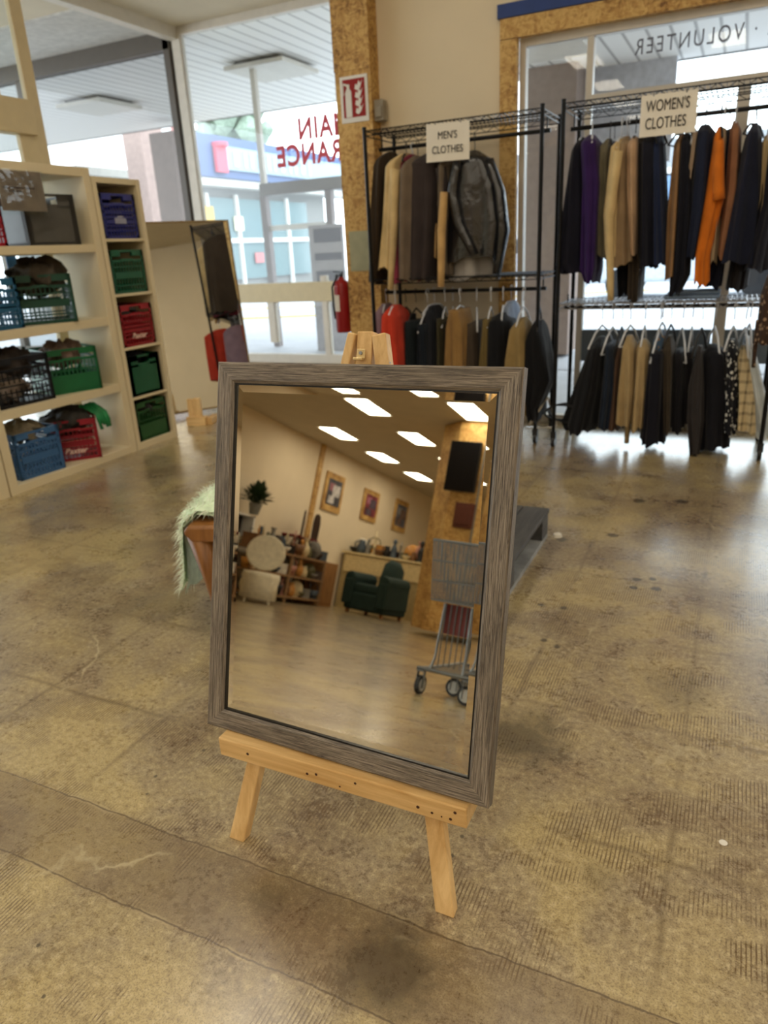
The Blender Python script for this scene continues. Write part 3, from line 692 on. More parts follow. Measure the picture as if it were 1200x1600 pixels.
# wide unit: row tops .05 .488 .925 1.372
crate((60, 100, 146), 'diamond', (-3.93, 2.93, .05), R_(-4), 'sky blue diamond-lattice crate on the bottom shelf', w=.33, h=.28)
crate((140, 22, 38), 'ribbed', (-3.93, 3.325, .05), R_(-42), 'red crate turned cornerwise on the bottom shelf', text='Baxter', w=.31, h=.265)
crate((14, 14, 16), 'wide', (-3.93, 2.925, .488), R_(-3), 'black open-ribbed crate full of small things', w=.33, d=.38, h=.28)
crate((22, 98, 58), 'solid', (-3.93, 3.36, .488), R_(-22), 'bright green crate beside the black crate', w=.33, d=.33, h=.275)
crate((36, 92, 128), 'ribbed', (-3.93, 2.855, .925), 0, 'teal blue crate at the left on the second shelf', w=.33, d=.30, h=.28)
crate((18, 66, 52), 'lattice', (-3.94, 3.3, .925), R_(-34), 'dark green lattice crate turned cornerwise on the second shelf', w=.34, d=.34, h=.285)
crate((84, 82, 78), 'tote', (-3.93, 3.36, 1.372), R_(-8), 'grey solid tote on the top shelf of the wide unit', w=.36, d=.34, h=.285)
crate((160, 22, 40), 'ribbed', (-3.93, 2.86, 1.372), 0, 'red crate at the left on the top shelf behind the plastic sleeve', w=.33, d=.30, h=.28)
crate((16, 90, 56), 'solid', (-3.93, 2.35, .05), 0, 'green crate glimpsed at the lower left photo edge', w=.33, d=.31)
bundle('clothes_bundle', (70, 62, 52), (-3.94, 3.3, 1.2), (.14, .16, .09), 'dark brown garments heaped in the cornerwise dark green crate', 'clothes', 3)
bundle('clothes_bundle', (150, 140, 120), (-3.94, 2.94, .31), (.12, .12, .06), 'pale grey cloth heaped in the sky blue crate', 'clothes', 5)
bundle('clothes_bundle', (62, 60, 58), (-3.93, 3.3, .30), (.13, .14, .07), 'dark grey garments heaped in the cornerwise red crate', 'clothes', 8)
bundle('clothes_bundle', (60, 52, 48), (-3.93, 2.93, .71), (.12, .15, .08), 'dark mixed garments in the black crate', 'clothes', 9)
bundle('clothes_bundle', (176, 160, 148), (-3.92, 2.9, .60), (.09, .12, .10), 'pale pink garment low in the black crate', 'clothes', 19)
bundle('clothes_bundle', (120, 100, 90), (-3.93, 3.36, .72), (.12, .12, .07), 'brown garment on top of the bright green crate', 'clothes', 10)
bundle('clothes_bundle', (90, 90, 90), (-3.93, 3.879, .935), (.12, .12, .04), 'grey garments in the red crate of the narrow unit', 'clothes', 11)
bundle('clothes_bundle', (36, 36, 44), (-3.9, 3.879, .62), (.12, .12, .045), 'navy garments in the dark green crate of the narrow unit', 'clothes', 12)
bundle('clothes_bundle', (46, 42, 44), (-3.9, 3.879, .26), (.12, .11, .05), 'dark garments in the bottom crate of the narrow unit', 'clothes', 15)
m = MB()
for k in range(9):
    a0 = rnd.uniform(-.1, .1); m.tube([(-3.95, 3.38+a0*.6, .34), (-3.86+rnd.uniform(-.03, .03), 3.42+a0*.5, .375), (-3.78, 3.45+a0*.5, .32), (-3.765, 3.46+a0*.45, .24+rnd.uniform(-.03, .03))], .012, 6)
tag(m.build('ribbon_bundle', simple('glossy green ribbon', srgb(40, 140, 84), .4), smooth=True), 'glossy green ribbon strands spilling over the cornerwise red crate', 'ribbon')
# plastic sleeve sign
t = thing('sign_sleeve', 'clear plastic sleeve with a printed label on the top left shelf', 'sign', (-3.712, 3.11, 1.76))
m = MB(); m.box((0, .02, -.10), (.003, .30, .21)); m.build('paper', simple('greyish paper', srgb(176, 160, 148), .5), t)
m = MB()
r3 = random.Random(4); nx = 12; ny = 8; vs = []
for i in range(nx+1):
    for j in range(ny+1): vs.append((.006+r3.uniform(0, .0006), -.15+.33*i/nx, .01-.235*j/ny))
m.add(vs, [(i*(ny+1)+j, (i+1)*(ny+1)+j, (i+1)*(ny+1)+j+1, i*(ny+1)+j+1) for i in range(nx) for j in range(ny)]); m.build('plastic_sleeve', M_GLASS, t)
m = MB()
for (z, n0, n1) in ((-.085, 0, 17), (-.103, 3, 10)):
    for k in range(n0, n1):
        m.box((.0022, -.10+k*.0125, z), (.001, .008, .010 if k % 3 else .006))
m.build('print', simple('grey print', srgb(110, 100, 104), .6), t)

# ================================================================ clothing racks
def wire_shelf(m, x0, x1, y0, y1, z):
    for (a, b) in (((x0, y0), (x1, y0)), ((x0, y1), (x1, y1)), ((x0, y0), (x0, y1)), ((x1, y0), (x1, y1))):
        m.bar((*a, z), (*b, z), .006, .006); m.bar((*a, z-.028), (*b, z-.028), .006, .006)
    n = int((x1-x0)/.026)
    for k in range(1, n): x = x0+(x1-x0)*k/n; m.bar((x, y0, z+.003), (x, y1, z+.003), .0035, .0035)
    for k in range(1, 4): y = y0+(y1-y0)*k/4; m.bar((x0, y, z-.006), (x1, y, z-.006), .006, .006)
    n = int((x1-x0)/.09)
    for k in range(n):
        x = x0+(x1-x0)*k/n; w = (x1-x0)/n
        for y in (y0, y1): m.bar((x, y, z-.028), (x+w/2, y, z), .0035, .0035); m.bar((x+w/2, y, z), (x+w, y, z-.028), .0035, .0035)
def rack(x0, x1, y0, y1, zs, rails, label, H=1.965, bottom=None):
    t = thing('clothing_rack', label, 'clothes rack', ((x0+x1)/2, (y0+y1)/2, 0)); o = Vector(((x0+x1)/2, (y0+y1)/2, 0))
    for x in (x0, x1):
        for y in (y0, y1):
            m = MB(); m.cyl((x-o.x, y-o.y, .10), (x-o.x, y-o.y, H), .0125, 12); m.cyl((x-o.x, y-o.y, H), (x-o.x, y-o.y, H+.012), .014, 12)
            p = m.build('post', M_BLACK, t)
            m = MB(); m.cyl((x-o.x-.012, y-o.y+.015, .034), (x-o.x+.012, y-o.y+.015, .034), .034, 16); m.box((x-o.x, y-o.y+.008, .075), (.034, .03, .05)); m.build('caster', M_BLACKPL, p)
    for z in zs:
        m = MB(); wire_shelf(m, x0-o.x, x1-o.x, y0-o.y, y1-o.y, z); m.build('wire_shelf', M_STEEL if z < 1.0 else M_BLACK, t)
    for (y, z) in rails:
        m = MB(); m.cyl((x0-o.x-.0, y-o.y, z), (x1-o.x+.0, y-o.y, z), .012, 12)
        for x in (x0-o.x+.02, x1-o.x-.02): m.bar((x, y-o.y, z), (x, y-o.y, z+.08), .008, .008)
        m.build('hang_rail', M_BLACK, t)
    return t
RY0, RY1 = 4.55, 5.0; RYM = 4.76
rack(-2.245, -1.115, RY0, RY1, (1.955, 1.06), ((RYM, 1.865), (RYM, .965)), "black wire clothing rack carrying the men's clothes")
rack(-.985, .20, RY0-.05, RY1-.05, (1.955, .885), ((RYM-.05, 1.85), (RYM-.05, .85)), "black wire clothing rack carrying the women's clothes")
m = MB(); m.bar((-1.16, 4.54, .12), (-1.05, 4.60, .30), .012, .012); m.bar((-1.18, 4.56, .10), (-.99, 4.54, .12), .012, .012); m.bar((-1.05, 4.60, .30), (-.99, 4.62, .1), .012, .012)
tag(m.build('floor_stand_foot', M_CHROME), 'chrome stand foot on the floor between the two racks', 'stand')
m = MB()
pts = [(-.93+.13*math.cos(a), 4.62+.05*math.sin(a*1.5), .20+.055*math.sin(a)) for a in [k*.42 for k in range(30)]]
m.tube(pts, .007, 6); tag(m.build('coiled_cable', M_BLACKPL, smooth=True), "coiled black cable under the left end of the women's rack", 'cable')

def fabric(col, kind='plain'):
    key = 'fabric %s %s' % (kind, col)
    if key in MATS: return MATS[key]
    m, nt, b = new_mat(key); L = nt.links; c = srgb(*col)
    tc = N(nt, 'ShaderNodeTexCoord')
    if kind == 'leather':
        b.inputs['Base Color'].default_value = (*c, 1); b.inputs['Roughness'].default_value = .26; b.inputs['Specular IOR Level'].default_value = .9
        n = N(nt, 'ShaderNodeTexNoise', i_Scale=7.0, i_Detail=4.0, i_Distortion=1.0); L.new(tc.outputs['Object'], n.inputs['Vector'])
        bp = N(nt, 'ShaderNodeBump', i_Strength=.6, i_Distance=.02); L.new(n.outputs[0], bp.inputs['Height']); L.new(bp.outputs[0], b.inputs['Normal'])
    elif kind == 'plaid':
        sp = N(nt, 'ShaderNodeSeparateXYZ'); L.new(tc.outputs['Object'], sp.inputs[0]); out = None
        def stripe(o, per, w):
            a = N(nt, 'ShaderNodeMath', operation='ADD'); a.inputs[1].default_value = 10; L.new(o, a.inputs[0])
            a2 = N(nt, 'ShaderNodeMath', operation='MODULO'); a2.inputs[1].default_value = per; L.new(a.outputs[0], a2.inputs[0])
            a3 = N(nt, 'ShaderNodeMath', operation='LESS_THAN'); a3.inputs[1].default_value = w; L.new(a2.outputs[0], a3.inputs[0]); return a3.outputs[0]
        s1 = stripe(sp.outputs[2], .06, .018); s2 = stripe(sp.outputs[0], .045, .012)
        a = N(nt, 'ShaderNodeMath', operation='ADD'); L.new(s1, a.inputs[0]); L.new(s2, a.inputs[1])
        mlt = N(nt, 'ShaderNodeMath', operation='MULTIPLY'); mlt.inputs[1].default_value = .5; L.new(a.outputs[0], mlt.inputs[0])
        L.new(ramp(nt, mlt.outputs[0], [(0, c), (1, [q*.3 for q in c])]), b.inputs['Base Color'])
    elif kind in ('print', 'dots'):
        v = N(nt, 'ShaderNodeTexVoronoi', i_Scale=38.0 if kind == 'print' else 34.0); L.new(tc.outputs['Object'], v.inputs['Vector'])
        c2 = srgb(150, 124, 100) if kind == 'print' else srgb(210, 210, 205)
        L.new(ramp(nt, v.outputs['Distance'], [(.30, c2), (.36, c)]), b.inputs['Base Color'])
    else:
        n = N(nt, 'ShaderNodeTexNoise', i_Scale=9.0, i_Detail=4.0); L.new(tc.outputs['Object'], n.inputs['Vector'])
        L.new(ramp(nt, n.outputs[0], [(.3, [q*.85 for q in c]), (.7, [min(1, q*1.15) for q in c])]), b.inputs['Base Color'])
        n2 = N(nt, 'ShaderNodeTexNoise', i_Scale=18.0, i_Detail=4.0); mp = N(nt, 'ShaderNodeMapping'); mp.inputs['Scale'].default_value = (1, 1, .2)
        L.new(tc.outputs['Object'], mp.inputs[0]); L.new(mp.outputs[0], n2.inputs['Vector'])
        bp = N(nt, 'ShaderNodeBump', i_Strength=.6, i_Distance=.02); L.new(n2.outputs[0], bp.inputs['Height']); L.new(bp.outputs[0], b.inputs['Normal'])
    if kind != 'leather': b.inputs['Roughness'].default_value = .85; b.inputs['Specular IOR Level'].default_value = .2; b.inputs['Sheen Weight'].default_value = .08
    MATS[key] = m; return m
HW = simple('white plastic hanger', srgb(214, 218, 226), .35); HB = simple('dark hanger', srgb(40, 38, 38), .4)
gseed = [0]
def smooth_rows(rows, n):
    out = []
    for k in range(n+1):
        t = k/n*(len(rows)-1); i = min(int(t), len(rows)-2); u = t-i; u2 = u*u*(3-2*u)*.5+u*.5
        out.append([rows[i][q]*(1-u2)+rows[i+1][q]*u2 for q in range(3)])
    return out
def garment(name, desc, cat, group, rail, rows, col, Y=RYM, depth=.19, kind='plain', sleeves=(), zrail=1.865, hang='w', trousers=False, top_depth=.05, short=None):
    """rows: (pixel y, left x, right x) of the outline; hung on the rail at depth Y."""
    gseed[0] += 1; rr = random.Random(gseed[0])
    R3 = []
    for (py, xl, xr) in rows:
        a = at(xl, py, Y=Y); b2 = at(xr, py, Y=Y); R3.append(((a.z+b2.z)/2, a.x, b2.x))
    R3 = smooth_rows(R3, 5*(len(R3)-1)); ztop = R3[0][0]; zbot = R3[-1][0]
    xc0 = (R3[0][1]+R3[0][2])/2
    lab = '%s %s' % (desc, rail)
    t = thing(name, lab, cat, (xc0, Y, 0), 0, group)
    n = 36; loops = []; ph = [rr.uniform(0, 6.28) for _ in range(4)]; fr = [rr.choice((4, 5)), rr.choice((7, 8, 9)), 13]
    for (z, xl, xr) in R3:
        s = (ztop-z)/max(.01, ztop-zbot); sh = min(1, (ztop-z)/.07)
        a = max(.012, (xr-xl)/2*1.1); dd = top_depth+(depth-top_depth)*math.sin(sh*math.pi/2)
        if trousers: dd = depth*(.95-.12*s)
        cx = (xl+xr)/2-xc0; lp = []
        amp = (.06+.17*s)
        for k in range(n):
            th = 2*math.pi*k/n
            q = 1+amp*(.6*math.sin(fr[0]*th+ph[0]+s*.8)+.5*math.sin(fr[1]*th+ph[1]-s)+.25*math.sin(fr[2]*th+ph[2]))
            cs, sn = math.cos(th), math.sin(th)
            px_ = math.copysign(abs(cs)**.8, cs)*a*q; py_ = math.copysign(abs(sn)**.8, sn)*dd*q
            zz = z + (.012*math.sin(3*th+ph[3])+.008*math.sin(8*th+ph[1]))*s
            lp.append(Vector((cx+px_, py_, zz)))
        loops.append(lp)
    m = MB(); m.loft(loops, False); m.f.append(list(range(n))[::-1]); m.mi.append(0); m.build('fabric_body', fabric(col, kind), t, smooth=True)
    for sl in sleeves:   # each: list of (pixel y, pixel x, radius), colour or None, depth offset
        pts = []; rs = []
        for (py, px_, r) in sl[0]:
            p = at(px_, py, Y=Y+sl[1]); pts.append((p.x-xc0, sl[1], p.z)); rs.append((r*.75, r) if len(sl) < 3 else (r, r))
        P2 = []; Rr = []
        for k in range(len(pts)-1):
            for u in (0, .33, .66): P2.append(Vector(pts[k]).lerp(Vector(pts[k+1]), u)); Rr.append(tuple(rs[k][q]*(1-u)+rs[k+1][q]*u for q in (0, 1)))
        P2.append(Vector(pts[-1])); Rr.append(rs[-1])
        m = MB(); m.tube(P2, Rr, 12); m.build('sleeve', fabric(sl[2] if len(sl) > 2 else col, kind), t, smooth=True)
    # hanger
    hm = HW if hang == 'w' else HB
    hz = zrail; hx = xc0
    m = MB(); hk = [(.0, 0, -.045), (0, 0, -.01)]
    hk = [(0, .018*math.cos(a), .0+.014+ -.0 + .018*math.sin(a)-.014) for a in [R_(x) for x in range(-20, 200, 20)]]
    low = max(-.9, (ztop-hz)+.0)
    hk = [(0, q[1], q[2]) for q in hk][::1] 
    hk = [(0, .018, -.004)] + [(0, .018*math.cos(a), .002+.018*math.sin(a)) for a in [R_(x) for x in range(0, 181, 30)]][:5] + [(0, -.018, 0), (0, -.006, -.02), (0, 0, -.035), (0, 0, min(-.05, low-.01))]
    m.tube(hk[:-1]+[(0, 0, max(-.07, min(-.05, low-.01)))], .0035 if hang == 'w' else .0025, 6)
    w = min(depth*.85, .17); lz = min(-.05, low-.01); az = max(lz, -.06-(abs(lz)*.25))
    m.tube([(0, -w, lz-.045), (0, -w*.5, (az+lz)/2), (0, 0, az), (0, w*.5, (az+lz)/2), (0, w, lz-.045)], .006, 6)
    m.tube([(0, -w, lz-.045), (0, 0, lz-.05), (0, w, lz-.045)], .004, 6)
    ho = m.build('coat_hanger', hm, smooth=True); place(ho, (hx, Y, hz), rr.uniform(-.35, .35))
    tag(ho, ' '.join(('%s hanger of the %s' % ('white' if hang == 'w' else 'dark', desc)).split()[:16-len(rail.split())] + [rail]), 'hanger', 'coat hangers on the racks')
    return t

# men's upper rail
MU = "on men's upper rail"; G1 = "clothes on the men's upper rail"
garment('jacket', 'dark brown jacket, leftmost', 'jacket', G1, MU, [(238, 610, 616), (262, 600, 616), (330, 594, 614), (438, 592, 612)], (62, 50, 38), Y=4.83, depth=.2, hang='b')
garment('shirt', 'cream long-sleeved shirt', 'shirt', G1, MU, [(240, 632, 638), (262, 614, 636), (350, 610, 630), (418, 603, 626)], (206, 180, 132), Y=4.70, depth=.17, sleeves=[([(265, 618, .04), (350, 616, .035), (452, 610, .024)], -.16)], hang='b')
garment('shirt', 'maroon pink shirt', 'shirt', G1, MU, [(242, 642, 648), (262, 630, 644), (360, 626, 644), (438, 624, 650)], (150, 62, 84), Y=4.76, depth=.18, hang='w')
garment('sweater', 'taupe grey sweater', 'sweater', G1, MU, [(244, 650, 656), (268, 634, 662), (350, 632, 660), (436, 634, 658)], (112, 98, 84), Y=4.68, depth=.17, hang='b')
garment('jacket', 'charcoal jacket with short drooping sleeve', 'jacket', G1, MU, [(240, 668, 684), (260, 652, 694), (340, 654, 692), (436, 652, 684)], (58, 50, 50), Y=4.74, depth=.2, sleeves=[([(262, 690, .05), (300, 694, .045), (322, 690, .04)], -.14)], hang='b')
garment('shirt', 'tan shirt with long hanging sleeve', 'shirt', G1, MU, [(246, 690, 698), (262, 684, 702), (330, 686, 700), (400, 686, 698)], (196, 160, 108), Y=4.80, depth=.17, sleeves=[([(300, 694, .03), (360, 690, .034), (448, 689, .028)], -.29)], hang='b')
garment('shirt', 'grey brown striped shirt', 'shirt', G1, MU, [(246, 700, 708), (262, 694, 712), (340, 696, 712), (425, 698, 714)], (104, 92, 78), Y=4.72, depth=.17, hang='b')
garment('shirt', 'pale grey shirt below the leather jacket', 'shirt', G1, MU, [(244, 726, 736), (270, 716, 750), (350, 712, 764), (434, 706, 776)], (150, 146, 142), Y=4.80, depth=.16, hang='w')
garment('jacket', 'shiny black leather jacket, rightmost', 'jacket', G1, MU, [(236, 736, 748), (250, 718, 764), (290, 708, 778), (350, 706, 784), (404, 708, 776)], (20, 22, 28), Y=4.70, depth=.13, kind='leather',
        sleeves=[([(252, 716, .04), (300, 708, .055), (350, 718, .05), (398, 742, .035)], -.13), ([(250, 764, .04), (300, 780, .05), (360, 786, .055), (428, 776, .035)], -.03)], hang='b')
# men's lower rail (rail .965)
ML = "on men's lower rail"; G2 = "clothes on the men's lower rail"; kw = dict(zrail=.965)
garment('vest', 'red orange puffer vest, leftmost', 'vest', G2, ML, [(476, 614, 622), (492, 608, 628), (540, 604, 632), (600, 606, 634)], (198, 62, 42), Y=4.62, depth=.18, **kw)
garment('blouse', 'pale mauve blouse behind the red vest', 'blouse', G2, ML, [(474, 600, 608), (500, 594, 612), (600, 594, 612)], (150, 126, 140), Y=4.84, depth=.15, **kw)
garment('trousers', 'black trousers beside the red vest', 'trousers', G2, ML, [(492, 630, 640), (600, 630, 646)], (18, 20, 24), depth=.15, trousers=True, hang='b', **kw)
garment('jeans', 'dark green black jeans, wide', 'trousers', G2, ML, [(500, 642, 660), (600, 640, 664)], (22, 30, 34), depth=.17, trousers=True, hang='b', **kw)
garment('jeans', 'deep navy jeans near the puffer vest', 'trousers', G2, ML, [(504, 662, 676), (600, 660, 682)], (20, 28, 38), depth=.16, trousers=True, Y=4.72, **kw)
garment('jacket', 'dark slate denim jacket hung high', 'jacket', G2, ML, [(476, 674, 684), (500, 670, 690), (600, 676, 694)], (34, 36, 42), Y=4.8, depth=.16, **kw)
garment('trousers', 'olive green trousers with white hanger above', 'trousers', G2, ML, [(496, 690, 702), (600, 688, 704)], (62, 58, 40), depth=.15, trousers=True, **kw)
garment('trousers', 'black trousers behind the khaki ones', 'trousers', G2, ML, [(498, 702, 714), (600, 700, 716)], (26, 24, 24), depth=.15, trousers=True, Y=4.82, **kw)
garment('trousers', 'khaki brown trousers, wide', 'trousers', G2, ML, [(482, 710, 728), (510, 706, 736), (620, 702, 736)], (142, 110, 66), Y=4.68, depth=.16, trousers=True, **kw)
garment('trousers', 'grey brown corduroy trousers', 'trousers', G2, ML, [(502, 738, 752), (620, 734, 754)], (70, 60, 50), depth=.16, trousers=True, **kw)
garment('trousers', 'olive khaki trousers', 'trousers', G2, ML, [(496, 762, 772), (620, 752, 770)], (112, 96, 58), depth=.15, trousers=True, Y=4.7, **kw)
garment('jacket', 'black jacket under a cluster of white hangers', 'jacket', G2, ML, [(488, 782, 790), (500, 768, 800), (560, 764, 800), (640, 760, 802)], (16, 17, 22), Y=4.72, depth=.17, **kw)
garment('blouse', 'pale blue grey blouse', 'blouse', G2, ML, [(470, 794, 804), (492, 788, 808), (520, 790, 808)], (150, 164, 188), Y=4.84, depth=.13, **kw)
garment('jacket', 'khaki tan jacket with long sleeve', 'jacket', G2, ML, [(496, 814, 822), (512, 804, 828), (560, 796, 832), (638, 794, 836)], (140, 118, 76), Y=4.66, depth=.17, **kw)
garment('coat', 'black coat, rightmost', 'coat', G2, ML, [(500, 838, 848), (530, 828, 854), (590, 826, 862), (630, 828, 846), (652, 834, 846)], (14, 14, 18), Y=4.66, depth=.16, hang='b', **kw)

# women's upper rail
YW_ = RYM-.05
WU = "on women's upper rail"; G3 = "clothes on the women's upper rail"; kw = dict(zrail=1.85)
garment('coat', 'black navy coat, leftmost and widest', 'coat', G3, WU, [(216, 908, 916), (240, 900, 920), (330, 888, 926), (410, 877, 926), (424, 884, 930)], (16, 16, 30), Y=YW_+.02, depth=.2, **kw)
garment('jacket', 'deep purple jacket', 'jacket', G3, WU, [(212, 920, 930), (226, 914, 940), (290, 918, 944), (420, 916, 936), (440, 922, 932)], (44, 22, 74), Y=YW_-.05, depth=.2, **kw)
garment('sweater', 'olive grey sweater', 'sweater', G3, WU, [(218, 950, 956), (232, 942, 958), (400, 936, 954)], (104, 98, 80), Y=YW_, depth=.18, hang='b', **kw)
garment('top', 'thin navy top beside the cream cardigan', 'shirt', G3, WU, [(222, 957, 963), (236, 954, 966), (400, 944, 958)], (22, 30, 60), Y=YW_+.06, depth=.17, hang='b', **kw)
garment('cardigan', 'cream cardigan with long sleeve', 'cardigan', G3, WU, [(218, 968, 974), (232, 958, 974), (340, 946, 968), (400, 950, 966)], (196, 172, 126), Y=YW_-.08, depth=.16, sleeves=[([(236, 966, .035), (340, 952, .035), (400, 953, .03), (470, 954, .024)], -.16)], **kw)
garment('blouse', 'taupe pleated blouse', 'blouse', G3, WU, [(214, 976, 984), (228, 970, 990), (330, 966, 992), (412, 962, 992)], (146, 124, 96), Y=YW_-.03, depth=.18, **kw)
garment('blouse', 'pinkish beige blouse', 'blouse', G3, WU, [(214, 990, 996), (226, 984, 1000), (300, 984, 1000), (400, 990, 998)], (178, 146, 116), Y=YW_-.1, depth=.15, hang='b', **kw)
garment('trousers', 'long black trousers under the taupe blouse', 'trousers', G3, WU, [(230, 974, 990), (400, 968, 990), (460, 970, 988)], (20, 20, 24), Y=YW_+.1, depth=.12, trousers=True, **kw)
garment('dress', 'long dark brown dress', 'dress', G3, WU, [(214, 1000, 1008), (230, 996, 1012), (400, 988, 1006), (468, 986, 1000)], (52, 44, 36), Y=YW_, depth=.17, hang='b', **kw)
garment('coat', 'black navy coat under the paper sign', 'coat', G3, WU, [(212, 1012, 1022), (228, 1004, 1028), (416, 1002, 1028)], (18, 20, 34), Y=YW_-.04, depth=.19, hang='b', **kw)
garment('blazer', 'navy blue blazer below the sign edge', 'jacket', G3, WU, [(212, 1028, 1036), (228, 1022, 1038), (412, 1022, 1044)], (28, 38, 66), Y=YW_-.01, depth=.19, hang='b', **kw)
garment('coat', 'tan camel coat beside the bright gap', 'coat', G3, WU, [(212, 1062, 1070), (228, 1056, 1072), (330, 1046, 1068), (434, 1042, 1060)], (140, 106, 72), Y=YW_, depth=.19, hang='b', **kw)
garment('dress', 'long black dress with lowest hem', 'dress', G3, WU, [(210, 1070, 1078), (228, 1066, 1084), (340, 1060, 1082), (430, 1052, 1076), (458, 1050, 1062)], (14, 15, 26), Y=YW_-.07, depth=.16, hang='b', **kw)
garment('scarf', 'pale beige scarf', 'scarf', G3, WU, [(208, 1082, 1090), (250, 1078, 1084), (278, 1072, 1080)], (160, 140, 120), Y=YW_-.16, depth=.05, **kw)
garment('coat', 'large dark navy coat left of the orange shirt', 'coat', G3, WU, [(196, 1096, 1108), (212, 1088, 1118), (320, 1078, 1112), (400, 1072, 1094)], (22, 28, 48), Y=YW_-.02, depth=.2, hang='b', **kw)
garment('shirt', 'bright orange shirt', 'shirt', G3, WU, [(200, 1122, 1128), (216, 1116, 1130), (310, 1102, 1130), (400, 1088, 1108), (442, 1086, 1106)], (196, 106, 28), Y=YW_-.1, depth=.13, sleeves=[([(220, 1124, .03), (270, 1122, .04), (312, 1123, .04)], -.12)], hang='b', **kw)
garment('shirt', 'pale beige shirt right of the orange one', 'shirt', G3, WU, [(202, 1128, 1134), (220, 1124, 1136), (410, 1110, 1120)], (172, 152, 124), Y=YW_-.02, depth=.15, hang='w', **kw)
garment('dress', 'dark navy ruffled dress behind the orange shirt', 'dress', G3, WU, [(204, 1134, 1142), (230, 1130, 1146), (410, 1112, 1132), (446, 1094, 1126)], (16, 20, 38), Y=YW_+.06, depth=.17, hang='b', **kw)
garment('cardigan', 'brown mauve cardigan', 'cardigan', G3, WU, [(190, 1146, 1152), (206, 1142, 1158), (300, 1134, 1154), (400, 1122, 1134)], (134, 92, 66), Y=YW_-.03, depth=.17, **kw)
garment('coat', 'largest navy coat right of the brown cardigan', 'coat', G3, WU, [(194, 1176, 1184), (214, 1166, 1188), (300, 1146, 1188), (410, 1126, 1178)], (22, 26, 44), Y=YW_-.06, depth=.18, hang='b', **kw)
garment('dress', 'dark dress with pale hem under the largest navy coat', 'dress', G3, WU, [(300, 1160, 1180), (400, 1146, 1172), (450, 1138, 1164)], (40, 36, 38), Y=YW_+.08, depth=.15, hang='b', **kw)
garment('blouse', 'cream blouse at the right photo edge', 'blouse', G3, WU, [(212, 1196, 1204), (226, 1190, 1208), (310, 1184, 1204), (410, 1164, 1184)], (196, 172, 128), Y=YW_-.02, depth=.15, **kw)
garment('coat', 'black coat cut by the right photo edge', 'coat', G3, WU, [(210, 1206, 1214), (240, 1200, 1220), (320, 1192, 1216), (420, 1166, 1200)], (24, 24, 34), Y=YW_-.1, depth=.15, hang='b', **kw)
garment('top', 'brown leopard print top on the rack end', 'shirt', "clothes on the women's rack end", "at the right photo edge", [(430, 1200, 1212), (460, 1190, 1218), (520, 1184, 1222), (536, 1180, 1216)], (58, 42, 34), Y=4.40, depth=.09, kind='print', zrail=1.05, hang='b', sleeves=[([(500, 1186, .02), (540, 1180, .016), (574, 1177, .013)], -.04)])
# women's lower rail
WL = "on women's lower rail"; G4 = "clothes on the women's lower rail"; kw = dict(zrail=.85)
garment('coat', 'black coat slanting outward, leftmost', 'coat', G4, WL, [(526, 936, 944), (540, 926, 946), (600, 906, 940), (655, 888, 930), (668, 892, 924)], (16, 16, 20), Y=YW_-.02, depth=.19, **kw)
garment('jeans', 'dark blue denim jeans', 'trousers', G4, WL, [(536, 950, 962), (600, 944, 962), (664, 938, 954)], (28, 38, 54), Y=YW_-.04, depth=.16, trousers=True, **kw)
garment('skirt', 'brown skirt next to the blue denim', 'skirt', G4, WL, [(540, 966, 974), (640, 956, 970), (666, 954, 968)], (84, 62, 48), Y=YW_, depth=.15, hang='b', **kw)
garment('blouse', 'beige tan blouse, left of the pair', 'blouse', G4, WL, [(524, 980, 988), (540, 976, 994), (600, 970, 994), (656, 966, 990)], (158, 136, 98), Y=YW_-.06, depth=.15, sleeves=[([(560, 986, .02), (640, 982, .022), (692, 979, .02)], -.05)], **kw)
garment('blouse', 'beige tan blouse, right of the pair', 'blouse', G4, WL, [(530, 1002, 1010), (544, 996, 1016), (600, 992, 1014), (664, 988, 1008)], (164, 142, 104), Y=YW_-.04, depth=.15, **kw)
garment('top', 'small blue patterned top on a high hanger', 'shirt', G4, WL, [(516, 1030, 1038), (530, 1022, 1042), (552, 1022, 1040)], (70, 92, 116), Y=YW_+.04, depth=.13, kind='print', **kw)
garment('trousers', 'wide navy black trousers', 'trousers', G4, WL, [(548, 1018, 1040), (600, 1012, 1040), (688, 1004, 1036)], (15, 15, 26), Y=YW_-.08, depth=.16, trousers=True, **kw)
garment('cardigan', 'dark olive brown cardigan', 'cardigan', G4, WL, [(524, 1044, 1050), (542, 1038, 1054), (668, 1040, 1050)], (60, 52, 42), Y=YW_-.02, depth=.16, hang='b', **kw)
garment('trousers', 'black trousers beside the olive cardigan', 'trousers', G4, WL, [(548, 1056, 1070), (668, 1052, 1068)], (20, 19, 24), Y=YW_, depth=.16, trousers=True, **kw)
garment('trousers', 'black crepe trousers in the middle', 'trousers', G4, WL, [(546, 1072, 1084), (660, 1064, 1082)], (26, 24, 28), Y=YW_+.04, depth=.16, trousers=True, **kw)
garment('coat', 'dark grey slanting wrap coat with lowest point', 'coat', G4, WL, [(540, 1090, 1098), (600, 1078, 1100), (650, 1076, 1100), (704, 1080, 1092)], (46, 42, 42), Y=YW_-.1, depth=.13, hang='b', **kw)
garment('dress', 'wide black dress', 'dress', G4, WL, [(538, 1108, 1120), (552, 1100, 1136), (620, 1094, 1140), (692, 1092, 1134)], (14, 14, 22), Y=YW_-.03, depth=.17, **kw)
garment('dress', 'black dress with white dots', 'dress', G4, WL, [(530, 1140, 1148), (548, 1136, 1154), (620, 1132, 1152), (672, 1130, 1150)], (16, 16, 24), Y=YW_-.1, depth=.12, kind='dots', **kw)
